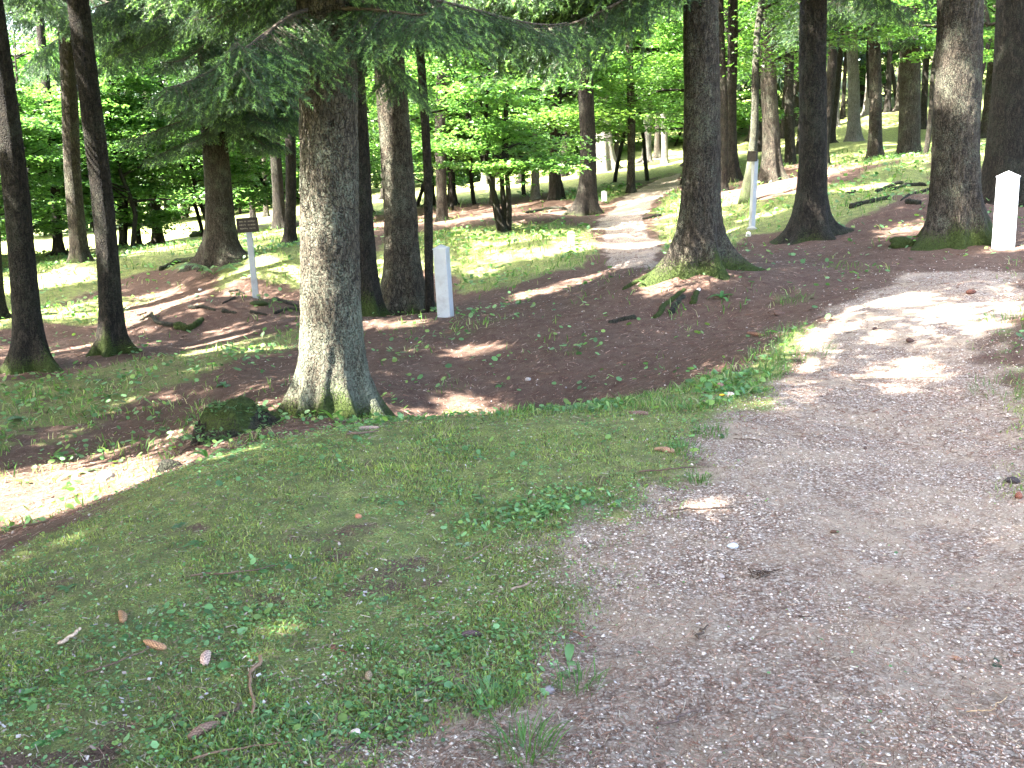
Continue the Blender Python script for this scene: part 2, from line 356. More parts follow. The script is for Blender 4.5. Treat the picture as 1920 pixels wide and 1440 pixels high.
# ------------------------------------------------------------------ ground: one polar sheet out to the horizon, the gravel path cut from the same sheet
def build_ground():
    an = np.concatenate([np.linspace(-180, -44, 100, endpoint=False), np.linspace(-44, 44, 560, endpoint=False), np.linspace(44, 180, 100, endpoint=False)])
    rr = np.concatenate([[.02, .3], np.geomspace(.6, 45, 420), np.geomspace(46, 900, 70)])
    a = np.radians(an); na = len(a); nr = len(rr)
    X = rr[:, None]*np.sin(a)[None]; Y = rr[:, None]*np.cos(a)[None]
    Z = H(X, Y); far = sstep(220, 500, rr)[:, None]; Z = Z*(1-far)+far*8
    p, g = masks(X, Y)
    i = np.arange(nr-1)[:, None]*na; j = np.arange(na)[None]; k = (j+1) % na
    Q = np.stack([i+j, i+k, i+na+k, i+na+j], -1).reshape(-1, 4)[:, ::-1]
    V = np.stack([X, Y, Z], -1).reshape(-1, 3); pm = p.ravel(); mk = np.stack([pm, g.ravel(), 0*pm], -1)
    isp = pm[Q].mean(1) > .5
    for nm, sel, lab in (('ground', ~isp, 'mossy forest floor of brown needles and low green plants'), ('path', isp, 'pale gravel footpath strewn with brown needles')):
        q = Q[sel]; u, inv = np.unique(q, return_inverse=True)
        o = link(nm, mesh_np(nm, V[u], inv.reshape(q.shape), M_ground, {'mask': mk[u]}, smooth=True))
        tag(o, lab, nm, kind='structure')
build_ground()

# ------------------------------------------------------------------ where sunbeams come through the canopy (centre, half sizes in metres on the ground)
SP = []
def beam(px, py, rx, ry, rot=0): 
    p = hit(px, py); SP.append((p[0], p[1], rx, ry, radians(rot)))
for b_ in [(1650,706,.55,.07),(1560,640,.32,.05),(1700,556,.4,.12,8),(1570,598,.5,.06,20),(1450,680,.3,.06,35),(1830,575,.35,.12),(1430,772,.35,.08,20),
           (1500,752,.25,.05),(1350,940,.12,.07),(1440,868,.14,.035),(1880,1003,.16,.04),(1180,465,1.2,.35),(1180,492,1.3,.4),(1200,480,.6,.3),
           (1030,546,.34,.2),(1600,510,.7,.03),(1470,540,.4,.1),(875,655,.22,.14),(745,606,.4,.25),(600,775,.16,.12),(150,930,.9,.4,-5),(60,905,.8,.35),(280,888,.5,.25,20),(30,960,.6,.28),(100,955,.4,.2),(200,925,.4,.15),
           (490,838,.42,.05,22),(60,1040,.35,.05,30),(420,868,.3,.04,25),(440,640,.3,.15),(520,655,.4,.2),(380,690,.3,.08),(340,735,.25,.1),
           (60,590,1.3,.5),(30,655,.6,.12),(140,650,.7,.1),(500,552,.3,.4),(540,535,.6,.7),(520,500,.6,.6),(300,570,.7,.3),(260,600,.4,.5),
           (960,480,.5,.10),(900,510,.4,.07),(1080,470,.35,.14),(1040,500,.4,.08),(950,455,.4,.2),(1190,395,.5,.15),(1130,395,.3,.2),(1160,412,.4,.12),
           (1310,395,.35,.3),(1385,430,.35,.2),(1450,400,.4,.25),(1340,455,.4,.2),(1560,470,.5,.15),(1390,478,.8,.2),(1720,425,.4,.2),(1910,460,.35,.3),(1590,330,.5,.3),
           (1640,350,.5,.2),(1840,605,.2,.1),(350,460,1.3,.8),(450,470,.9,.5),(120,520,.7,.6),(30,540,.8,.6),(550,440,.7,.8),(470,540,.3,.3),
           (1440,845,.1,.03),(1650,262,2,2),(1560,300,1.2,1.5),(1130,430,.4,.1)]: beam(*b_)
for px, py, Y, rx, ry in [(585,640,7.85,.13,.3),(600,720,7.7,.12,.25),(640,690,7.65,.07,.3),(575,520,7.9,.05,.4),(1885,360,12.3,.25,.25),(1780,120,12.8,.22,.4),(1800,140,12.7,.16,.3),(1540,80,14.8,.14,.3),
                      (725,230,13.8,.16,.5),(722,330,13.8,.14,.5),(730,470,13.8,.12,.4),(190,430,12,.05,.5),(8,250,11.3,.1,.6),
                      (1400,330,19,.15,.6),(1005,360,30,.4,1.),(912,320,38,.6,2),(1530,400,14.8,.1,.2),(1418,250,19,.15,.8),(930,200,21,2.4,2.),(1060,190,24,2.,2.),(820,230,21,1.2,1.5),(1180,230,27,2.5,2.5),(1450,150,23,1.6,2.),(1600,190,24,1.8,1.8),
                      (420,70,7.6,.35,.3),(480,40,7.4,.35,.25),(380,170,8,.2,.2),(1000,60,11,.5,.25),(1190,50,11.5,.5,.25),(560,100,7.4,.2,.12)]:
    q = at(px, py, Y); t = 0.
    for _ in range(12): 
        g = q-S*t; t += (g[2]-H1(g[0], g[1]))/S[2]
    g = q-S*t; SP.append((g[0], g[1], rx, max(rx, ry*.55), 0))
SP += [(1.8, 25., 3.6, 3.4, 0), (7.0, 30.8, 5., 2.6, 0), (2.2, 21.6, 2.2, 1.2, 0), (-1.5, 27, 3.5, 2.5, 0), (9.5, 26, 3, 3, 0), (-12.5, 29.8, 6., 2.0, 0), (-7, 30, 4, 2.5, 0), (13, 30, 3, 2, 0)]
SPa = np.array(SP)
def lit_keep(Q, thin=True):
    """False where a canopy piece would close one of the gaps"""
    t = np.zeros(len(Q)); G_ = Q.copy()
    for _ in range(6):
        h = H(G_[:, 0], G_[:, 1]); t = t+(G_[:, 2]-h)/S[2]; G_ = Q-S*t[:, None]
    x, y = G_[:, 0], G_[:, 1]; keep = np.ones(len(Q), bool)
    for cx, cy_, rx, ry, a in SPa:
        u = (x-cx)*cos(a)+(y-cy_)*sin(a); v = -(x-cx)*sin(a)+(y-cy_)*cos(a)
        keep &= ((u/(rx+.13))**2+(v/(ry+.08))**2) > 1
    keep &= ~((y > 31.5+.08*x) & (y < 46) & (x > -14))
    if thin:
        n = fbm(x*1.1, y*1.9, 0, 77, 3); thr = .9-.55*sstep(13, 20, y)+.1*(x > 20)
        keep &= n < thr
    keep2 = keep | ((poly_sd(x, y, _P2) > -.5) & (y > 18.4) & (y < 26.5) & (Q[:, 2]-G_[:, 2] > 4.5) & (Q[:, 0] < 3))
    return keep2, G_

# ------------------------------------------------------------------ conifer foliage
def needles(p0, p1, per_m, nl, nw, tint, tip=None, spread=.9):
    """tri soup of needles round twig segments"""
    L = np.linalg.norm(p1-p0, axis=1); cnt = np.maximum(2, (L*per_m)).astype(int); idx = np.repeat(np.arange(len(L)), cnt)
    u = R.random(len(idx)); ax = nrm(p1-p0)[idx]; b = p0[idx]+(p1-p0)[idx]*u[:, None]
    rv = R.normal(size=(len(idx), 3)); rv = nrm(rv-ax*(rv*ax).sum(1, keepdims=True))
    d = nrm(ax*(1.-.35*u[:, None])+rv*spread); sd = nrm(np.cross(d, R.normal(size=d.shape)))
    l = nl*(.7+.6*R.random(len(idx)))[:, None]; w = nw*.5
    T = np.stack([b-sd*w, b+sd*w, b+d*l], 1)
    c = tint[idx]*(.75+.5*R.random((len(idx), 1)))
    if tip is not None:
        f = (tip[idx]*(u > .15))[:, None]; c = c*(1-f)+f*np.array([.26, .44, .14])*(.8+.4*R.random((len(idx), 1)))
    return T, np.repeat(c[:, None], 3, 1)
def spruce_branch(L=2.2, droop=.5, dens=1., per_m=330, nl=.02, nw=.004, tips=.3, blue=.3, seed=0):
    """local: grows along +x, hangs along -z.  Returns mesh with wood + needle slots"""
    rg = np.random.default_rng(seed)
    s = np.linspace(0, 1, 14); wob = rg.normal(size=2)*.06
    ax = np.stack([L*s*(1-.08*s), wob[0]*L*np.sin(s*3), L*(.10*s-droop*s**1.6*.55+wob[1]*s*(1-s))+.12*L*s**5], -1)
    mb = MB(); mb.tube(ax, np.linspace(.016, .004, 14)*sqrt(L/2), 5, cap=False)
    segs = []; tp = []
    n = int(26*dens*L/2+10)
    for i in range(n):
        u = .10+.9*(i+rg.random())/n; p = np.array([np.interp(u, s, ax[:, k]) for k in range(3)])
        for sg in (-1, 1):
            if rg.random() < .1: continue
            ln = L*(.36*(1-u)**.7*min(1, u*3.5)+.07)*(.6+.7*rg.random()); an = sg*radians(38+28*rg.random())
            d = np.array([cos(an), sin(an), -.15-.45*rg.random()]); m = 5; q = [p]
            for k in range(m):
                d = d+np.array([.05, 0, -.16+.06*k]); q.append(q[-1]+nrm(d)*ln/m)
            q = np.array(q); mb.tube(q, np.linspace(.004, .0015, m+1), 3, cap=False)
            for k in range(m): segs.append((q[k], q[k+1])); tp.append(1. if (k == m-1 and rg.random() < tips) else 0.)
            ns = max(2, int(ln*22*dens))
            for k in range(ns):
                v = (k+rg.random())/ns; b0 = q[min(int(v*m), m-1)]*(1-(v*m % 1))+q[min(int(v*m)+1, m)]*(v*m % 1)
                l2 = (.05+.13*rg.random())*(1.15-.5*v)*min(1.3, max(.7, L/2)); a2 = an+rg.choice((-1, 1))*radians(30+35*rg.random())
                d2 = nrm(np.array([cos(a2), sin(a2), -.35-1.1*rg.random()])); e = b0+d2*l2
                segs.append((b0, e)); tp.append(1. if rg.random() < tips*(.4+.6*v) else 0.)
    p0 = np.array([a for a, b in segs]); p1 = np.array([b for a, b in segs]); tp = np.array(tp)
    base = np.array([.042, .082, .030])*(1-blue)+np.array([.06, .11, .072])*blue
    T, c = needles(p0, p1, per_m, nl, nw, base*(.6+.8*rg.random((len(p0), 1))), tp)
    nn = len(T); V = T.reshape(-1, 3); mb.add(V, T=np.arange(nn*3).reshape(-1, 3), m=1)
    mb.c[-1] = c.reshape(-1, 3)
    return mesh_np('branch', np.vstack(mb.V), [np.vstack(mb.Q), np.vstack(mb.T)], [M_twig, M_needle], {'tint': np.vstack(mb.c)}, mb.mq+mb.mt)
def fronds(P, az, ln, wd, dz, col):
    """flat comb-like drooping sprays, 11 triangles each"""
    n = len(P); d = np.stack([np.cos(az), np.sin(az), dz], -1); d = nrm(d); sd = nrm(np.cross(d, np.array([0, 0, 1.]))+R.normal(size=(n, 3))*.25)
    tris = []
    for k in range(5):
        u = k/5.; b = P+d*(ln*u)[:, None]; b2 = P+d*(ln*(u+.16))[:, None]
        for sg in (-1, 1):
            w = wd*(1-u*.75)*(.7+.6*R.random(n)); tip = b+d*(ln*(.16+.12*R.random(n)))[:, None]+sg*sd*w[:, None]+np.stack([0*w, 0*w, -w*(.2+.5*R.random(n))], -1)
            tris.append(np.stack([b, b2, tip], 1))
    T = np.stack(tris, 1).reshape(-1, 3, 3); c = np.repeat(col, 30, 0)
    return T, c
def canopy_mesh(B, h0, h1, rad, n, seed, lean=(0, 0), small=1.):
    """high conifer crown in world offsets from trunk base B (culled where a sunbeam passes)"""
    rg = np.random.default_rng(seed); n = int(n*.8); u = rg.random(n); h = h0+(h1-h0)*u**1.15
    rmax = rad*(1-.88*((h-h0)/(h1-h0))**1.2); r = rmax*np.sqrt(rg.random(n))*.97; a = rg.random(n)*2*pi
    P = np.stack([np.cos(a)*r+lean[0]*h, np.sin(a)*r+lean[1]*h, h-.22*r], -1)
    az = a+rg.normal(size=n)*.5; ln = (.55+.45*rg.random(n))*small
    Qc = P+np.stack([np.cos(az), np.sin(az), -.5+0*az], -1)*ln[:, None]*.6
    k = lit_keep(P+B)[0] & lit_keep(Qc+B, False)[0]; P = P[k]; az = az[k]; ln = ln[k]; m = len(P)
    col = np.array([.05, .085, .04])*(.6+.8*rg.random((m, 1)))
    T, c = fronds(P, az, ln, (.22+.14*rg.random(m))*small, -.35-.4*rg.random(m), col)
    return T, c
def soup(name, T, c, mat, parent=None, loc=None):
    n = len(T); me = mesh_np(name, T.reshape(-1, 3), np.arange(n*3).reshape(-1, 3), mat, {'tint': c.reshape(-1, 3)})
    return link(name, me, parent, loc)

# ------------------------------------------------------------------ trunks
def trunk_mesh(B, d, hgt, r, flare=.9, fh=.35, lobes=6, seed=0, seg=40, dz=.05, rough=.035, moss=.5, roots=(), taper=.022, under=.5, snag=False, vis=6.5, lichen=0.):
    """B base point on the ground; d axis direction per metre of height; hgt total height"""
    rg = np.random.default_rng(seed)
    hs = np.concatenate([np.arange(-under, vis, dz), np.arange(vis, hgt, .5), [hgt]])
    th = np.arange(seg)*2*pi/seg
    ph = rg.random(8)*2*pi; HH, TT = np.meshgrid(hs, th, indexing='ij')
    hp = np.maximum(HH, 0)
    rr = r*(1.03-taper*hp)+.003
    rr = np.maximum(rr, .03)
    lob = .55+.45*np.cos(lobes*TT+ph[0]+.6*np.sin(2*TT+ph[1]))+.25*np.cos((lobes-2)*TT+ph[2])
    e = np.exp(-hp/fh)
    rr = rr+r*flare*e**1.0*(.45+.55*lob)*.55+r*flare*1.1*np.exp(-np.maximum(HH, -.2)/(fh*.3))*lob*.55
    for az, st, w, rh in roots:      # strong buttress roots
        dd = (TT-radians(az)+pi) % (2*pi)-pi
        rr = rr+r*st*np.exp(-(dd/w)**2)*np.exp(-np.maximum(HH+.06, 0)/rh)
    wx = rr*np.cos(TT); wy = rr*np.sin(TT)
    n1 = fbm(np.cos(TT)*r*18+seed, np.sin(TT)*r*18, HH*4.5, seed, 4, .6); n0 = vnoise(np.cos(TT)*1.6, np.sin(TT)*1.6+seed, HH*.7, seed+5)
    n2 = vnoise(np.cos(TT)*r*55, np.sin(TT)*r*55, HH*22, seed+9)
    k = 1+(rough*n1+.035*n0+.4*rough*n2*(HH < vis))
    k = k*np.where(HH > vis, 1, 1)
    X = wx*k+d[0]*hp+.02*np.sin(hp*.9+ph[3])*np.minimum(hp, 2); Y = wy*k+d[1]*hp; Z = HH+0*X
    if B is not None:      # the foot follows the slope it stands on
        nb = int((hs < .6).sum()); Z = Z.copy(); Z[:nb] += (H(B[0]+X[:nb], B[1]+Y[:nb])-B[2])*np.clip(1-HH[:nb]/.6, 0, 1)
    V = np.stack([X, Y, Z], -1).reshape(-1, 3); n = seg; m = len(hs)
    i = np.arange(m-1)[:, None]*n; j = np.arange(n)[None]; kk = (j+1) % n
    Q = np.stack([i+j, i+kk, i+n+kk, i+n+j], -1).reshape(-1, 4)
    V = np.vstack([V, [d[0]*hgt, d[1]*hgt, hgt]]); jj = np.arange(n)
    T = np.stack([np.full(n, m*n), (m-1)*n+jj, (m-1)*n+(jj+1) % n], -1)
    mo = moss*np.exp(-hp/.30)+.30*moss*sstep(.1, .6, vnoise(np.cos(TT)*2, np.sin(TT)*2, HH*.8, seed+3))*np.exp(-hp/2.5)
    mo = np.append(mo.ravel(), 0)
    return mesh_np('trunk', V, [Q, T], None, {'tint': np.stack([mo, mo, np.append((lichen*(1-sstep(.2, 1.6, hp))).ravel(), 0)], -1)}, smooth=True)
def limb(mb, p, d, L, r, rg, up=.1, n=7, sides=5):
    q = [np.array(p, float)]; d = np.array(d, float)
    for k in range(n):
        d = d+rg.normal(size=3)*.12+np.array([0, 0, up/n]); q.append(q[-1]+nrm(d)*L/n)
    q = np.array(q); mb.tube(q, np.linspace(r, r*.25, n+1), sides, cap=False); return q

def tree_axis(px, py, Y, tx, ty=0):
    B = at(px, py, Y); B[2] = H1(B[0], B[1]); T = at(tx, ty, Y)
    d = np.array([(T[0]-B[0])/(T[2]-B[2]), 0.]); return B, d
BR = {}   # branch prototypes
def proto(kind, i):
    key = (kind, i)
    if key not in BR:
        if kind == 'near': BR[key] = spruce_branch(1.9, .55, 1.15, 420, .021, .0042, .34, .25, 100+i)
        if kind == 'mid': BR[key] = spruce_branch(2.6, .7, .95, 200, .03, .0075, .22, .65, 200+i)
        if kind == 'far': BR[key] = spruce_branch(2.8, .75, .8, 85, .05, .015, .15, .4, 300+i)
    return BR[key]
def put_branches(root, d, kind, specs, seed, npro=4):
    """specs: (count, z range, azimuth range, scale range, extra pitch range)"""
    rg = np.random.default_rng(seed)
    for cnt, z0, z1, a0, a1, s0, s1 in specs:
        for k in range(cnt):
            z = z0+(z1-z0)*rg.random(); a = radians(a0+(a1-a0)*(k+rg.random())/cnt); sc = s0+(s1-s0)*rg.random()
            o = link('branch', proto(kind, int(rg.integers(npro))), root, (d[0]*z, d[1]*z, z))
            o.rotation_euler = (rg.normal()*.12, radians(-6+24*rg.random()), a); o.scale = (sc, sc, sc*(.85+.4*rg.random()))
def big_tree(label, px, py, Y, tx, w, kind='spruce', hgt=19, mat=None, crown=(7.5, 19, 3.6, 1100), seed=0, group=None, cat='spruce tree', name='spruce_tree', **k):
    B, d = tree_axis(px, py, Y, tx); r = w*.5*Y/FPX*1.0
    root = thing(name, B, label, cat, group)
    me = trunk_mesh(B, d, hgt, r, seed=seed, **k); me.materials.clear(); me.materials.append(mat or M_spruce)
    link('trunk', me, root)
    if crown:
        T, c = canopy_mesh(B, crown[0], crown[1], crown[2], crown[3], seed+500, d)
        if len(T): soup('crown', T, c, M_needle, root)
    return root, B, d
# ------------------------------------------------------------------ the spruces one can tell apart
TREES = {}
def T_(key, *a, **k):
    TREES[key] = big_tree(*a, **k); return TREES[key]
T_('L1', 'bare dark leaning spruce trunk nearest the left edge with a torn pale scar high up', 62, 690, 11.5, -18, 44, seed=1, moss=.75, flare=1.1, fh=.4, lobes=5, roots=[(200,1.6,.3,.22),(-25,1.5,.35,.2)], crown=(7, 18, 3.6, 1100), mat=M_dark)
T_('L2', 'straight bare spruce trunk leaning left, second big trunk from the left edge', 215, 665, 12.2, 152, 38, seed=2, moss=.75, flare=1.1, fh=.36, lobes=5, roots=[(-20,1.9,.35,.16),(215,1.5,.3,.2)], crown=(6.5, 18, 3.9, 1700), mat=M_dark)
T_('L3', 'grey mossy trunk far back between the two left spruces', 150, 490, 22, 116, 29, seed=3, moss=.5, crown=(7.5, 18, 3.2, 500), seg=24, dz=.12)
T_('L4', 'dark trunk cut off by the left edge of the picture', -8, 600, 17, -50, 30, seed=4, moss=.3, crown=(7, 17, 3.4, 600), seg=24, dz=.1, mat=M_dark)
T_('L5', 'spruce with blue green hanging boughs and spread roots behind the left sign', 416, 494, 20, 393, 46, seed=5, moss=.45, flare=1.3, fh=.5, lobes=5, roots=[(-15,1.9,.4,.3),(185,1.6,.3,.3)], crown=(6.5, 18, 3.8, 900), seg=32, dz=.08)
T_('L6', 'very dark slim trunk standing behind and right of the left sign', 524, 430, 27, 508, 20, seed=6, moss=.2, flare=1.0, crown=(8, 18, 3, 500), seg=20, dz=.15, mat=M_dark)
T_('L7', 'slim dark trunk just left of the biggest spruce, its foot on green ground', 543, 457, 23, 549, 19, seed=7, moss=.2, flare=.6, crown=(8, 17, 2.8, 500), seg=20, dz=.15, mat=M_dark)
T_('M1', 'largest spruce trunk, grey scaly bark, with flared foot at the edge of the pit', 632, 770, 7.9, 600, 106, seed=8, moss=.72, lichen=.4, flare=.34, fh=.36, lobes=6, roots=[(190,1.5,.28,.26),(165,1.2,.2,.14),(-62,1.3,.2,.17),(-20,1.2,.2,.2),(-100,1.0,.17,.20),(-128,.8,.16,.3),(25,1.5,.35,.2)], seg=120, dz=.022, rough=.05, mat=M_grey_bark, vis=5, crown=(6.5, 19, 4.2, 2500), under=.8)
T_('M2', 'dark spruce trunk hidden half behind the largest spruce, with mossy foot', 690, 583, 13.4, 644, 46, seed=9, moss=.8, flare=1.0, fh=.4, lobes=5, crown=(7, 19, 3.5, 900), seg=48, dz=.05, mat=M_dark)
T_('M3', 'sturdy spruce trunk with sunlit left side behind the left white post', 757, 578, 14, 728, 57, seed=10, moss=.55, flare=1.15, fh=.55, lobes=6, roots=[(200,1.3,.3,.2),(-20,1.2,.4,.3)], seg=80, dz=.035, rough=.05, mat=M_grey_bark, crown=(7, 19, 3.8, 1000))
T_('M4', 'thin straight dark trunk right beside the left white post', 806, 575, 13.6, 785, 15, seed=11, moss=.3, flare=.5, fh=.3, seg=20, dz=.08, crown=(9, 16, 2, 400), mat=M_dark, hgt=17)
T_('R1', 'big spruce on a root mound beside the path, right of the pit', 1308, 492, 12, 1318, 64, seed=12, moss=.75, flare=1.25, fh=.42, lobes=7, roots=[(200,1.5,.3,.2),(-10,1.5,.35,.2),(-60,.8,.3,.15)], seg=100, dz=.03, rough=.05, crown=(7, 19, 4, 1300))
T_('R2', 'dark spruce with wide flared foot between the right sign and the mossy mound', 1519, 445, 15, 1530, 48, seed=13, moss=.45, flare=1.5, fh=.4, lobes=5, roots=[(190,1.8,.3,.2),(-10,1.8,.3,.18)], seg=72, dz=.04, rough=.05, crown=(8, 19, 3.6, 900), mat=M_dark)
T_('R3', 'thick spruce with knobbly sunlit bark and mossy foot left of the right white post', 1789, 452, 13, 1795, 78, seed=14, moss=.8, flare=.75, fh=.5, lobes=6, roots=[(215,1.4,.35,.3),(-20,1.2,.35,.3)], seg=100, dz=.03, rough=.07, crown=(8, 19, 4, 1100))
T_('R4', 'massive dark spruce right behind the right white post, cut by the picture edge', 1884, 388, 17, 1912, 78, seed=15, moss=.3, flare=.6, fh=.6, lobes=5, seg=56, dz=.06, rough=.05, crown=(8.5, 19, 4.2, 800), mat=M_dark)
T_('R5', 'spruce with fanned root foot behind the right sign board', 1447, 342, 24, 1441, 28, seed=16, moss=.35, flare=1.5, fh=.6, lobes=6, seg=40, dz=.08, crown=(8.5, 18, 3.2, 600))
T_('R6', 'stout brown spruce trunk rising behind the crest of the mossy mound', 1703, 296, 25, 1712, 36, seed=17, moss=.3, flare=.4, seg=40, dz=.1, crown=(9, 18, 3.4, 600))
T_('R7', 'grey spruce trunk with root feet left of the stout brown one above the mound', 1640, 310, 26.5, 1638, 21, seed=18, moss=.25, flare=.8, fh=.5, seg=30, dz=.1, crown=(9, 18, 3, 500))
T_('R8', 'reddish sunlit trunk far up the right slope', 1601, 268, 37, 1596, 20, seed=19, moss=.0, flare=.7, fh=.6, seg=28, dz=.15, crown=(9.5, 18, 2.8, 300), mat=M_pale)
T_('R9', 'slim grey trunk between the right sign spruce and the dark flared one', 1482, 309, 31, 1480, 17, seed=20, moss=.1, flare=.5, seg=24, dz=.15, crown=(9, 18, 2.8, 500), mat=M_dark)
T_('R10', 'slim dark trunk just right of the big root mound spruce', 1357, 352, 24, 1352, 14, seed=21, moss=.2, flare=.5, seg=24, dz=.12, crown=(8.5, 17, 2.6, 500), mat=M_dark)
T_('R11', 'dark trunk with curved foot, second right of the big root mound spruce', 1374, 331, 26.5, 1371, 18, seed=22, moss=.2, flare=1.4, fh=.5, seg=28, dz=.12, crown=(8.5, 17, 2.8, 500), mat=M_dark)
T_('C1', 'ragged dark trunk with spread foot left of the path dip', 1102, 406, 24.5, 1096, 28, seed=23, moss=.55, flare=1.6, fh=.5, lobes=5, roots=[(200,2.2,.3,.3)], seg=40, dz=.08, crown=(9, 18, 3.2, 500), rough=.08, mat=M_dark)
T_('C2', 'straight brown trunk on the shaded bank right of the thin dark trunk', 829, 412, 27.5, 826, 19, seed=24, moss=.2, flare=.5, seg=28, dz=.12, crown=(9, 17, 2.6, 500))
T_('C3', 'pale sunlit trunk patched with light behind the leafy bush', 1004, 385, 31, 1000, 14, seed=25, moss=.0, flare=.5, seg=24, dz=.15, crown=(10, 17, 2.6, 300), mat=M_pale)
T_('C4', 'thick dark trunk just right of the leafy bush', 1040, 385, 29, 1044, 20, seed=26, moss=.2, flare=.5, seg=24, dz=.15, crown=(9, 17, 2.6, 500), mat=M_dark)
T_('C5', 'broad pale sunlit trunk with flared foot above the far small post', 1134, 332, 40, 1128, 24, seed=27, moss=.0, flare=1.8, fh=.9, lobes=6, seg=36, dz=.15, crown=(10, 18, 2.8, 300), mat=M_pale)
T_('C6', 'brown trunk standing on the left edge of the far bend of the path', 1183, 368, 29.5, 1180, 14, seed=28, moss=.2, flare=.5, seg=24, dz=.15, crown=(9, 17, 2.6, 500))
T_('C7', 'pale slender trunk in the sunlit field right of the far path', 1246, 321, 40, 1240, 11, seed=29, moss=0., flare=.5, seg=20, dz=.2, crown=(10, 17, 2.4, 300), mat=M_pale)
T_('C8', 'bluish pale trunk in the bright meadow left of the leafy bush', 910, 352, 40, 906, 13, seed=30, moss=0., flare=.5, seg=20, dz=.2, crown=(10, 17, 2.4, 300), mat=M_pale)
T_('C9', 'brown trunk at the meadow edge just left of the leafy bush stems', 924, 392, 30.5, 920, 10, seed=31, moss=.1, flare=.4, seg=20, dz=.2, crown=(9, 17, 2.4, 400))

# low hanging boughs
def boughs(key, kind, specs, seed, npro=4):
    root, B, d = TREES[key]; put_branches(root, d, kind, specs, seed, npro)
boughs('M1', 'near', [(5, 2.95, 3.5, 235, 305, .75, 1.1), (4, 3.3, 3.8, 165, 235, .55, .8), (4, 3.5, 4.2, 170, 260, .65, .85), (4, 3.1, 3.8, -60, 20, .55, .75), (4, 3.0, 3.6, 20, 150, .8, 1.2)], 11)
boughs('L5', 'mid', [(9, 3.6, 4.4, -100, 80, .7, 1.05), (8, 2.5, 3.3, 190, 350, .45, .75), (5, 2.8, 3.4, -60, 60, .6, .9), (8, 4.2, 5.4, 150, 320, .8, 1.2), (9, 5.2, 6.5, 0, 360, .9, 1.25), (4, 3.3, 3.8, -80, 40, .6, .85)], 12)
boughs('M3', 'near', [(5, 4.3, 5.0, -50, 30, 1.1, 1.5)], 13)
boughs('M2', 'near', [(3, 4.2, 4.8, 90, 150, .9, 1.2)], 14)
boughs('R1', 'near', [(8, 3.3, 4.4, 130, 215, 1.3, 1.75), (6, 3.6, 4.8, 190, 255, 1.2, 1.6), (4, 3.6, 4.4, 90, 150, 1.2, 1.5)], 15)
boughs('C1', 'mid', [(9, 5.0, 7.5, 120, 420, .9, 1.3)], 16)
boughs('R5', 'mid', [(9, 3.8, 5.2, 200, 400, .7, 1.1), (8, 5.0, 7., 0, 360, .9, 1.3)], 17)
boughs('R7', 'mid', [(8, 3.6, 5.0, 180, 390, .7, 1.1), (8, 4.8, 7., 0, 360, .9, 1.3)], 18)
boughs('R6', 'mid', [(9, 4.0, 7.0, 130, 360, .8, 1.2)], 19)
boughs('R3', 'near', [(5, 4.0, 4.7, 95, 165, 1.3, 1.7)], 20)
boughs('R2', 'near', [(3, 4.3, 4.9, -40, 40, 1.3, 1.6)], 21)
boughs('R9', 'far', [(8, 4.5, 7.5, 0, 360, .9, 1.3)], 22)
boughs('L2', 'near', [(4, 4.8, 5.5, 0, 85, .9, 1.3)], 24)
boughs('L3', 'mid', [(10, 4.2, 7.0, 120, 420, .9, 1.3)], 25)
boughs('L6', 'mid', [(8, 4.5, 7.0, 100, 330, .8, 1.2)], 26)
boughs('C2', 'mid', [(9, 5.0, 7.5, 0, 360, .9, 1.3)], 27)
boughs('R11', 'far', [(8, 5., 7.5, 0, 360, .8, 1.2)], 28)
boughs('L4', 'mid', [(4, 5.2, 6.8, -60, 60, .8, 1.1)], 29)

# torn pale scar on the left edge spruce
def scar():
    root, B, d = TREES['L1']; mb = MB(); r = 22*11.5/FPX
    zs = np.linspace(3.05, 4.3, 12); P = np.stack([d[0]*zs-.35*r+.01*np.sin(zs*9), 0*zs-.93*r, zs], -1)
    mb.tube(P, .028*np.sin(np.linspace(.25, pi-.1, 12))+.008, 7, col=(.9, .8, .62)); mb.build('bark_scar', M_litter, root)
scar()
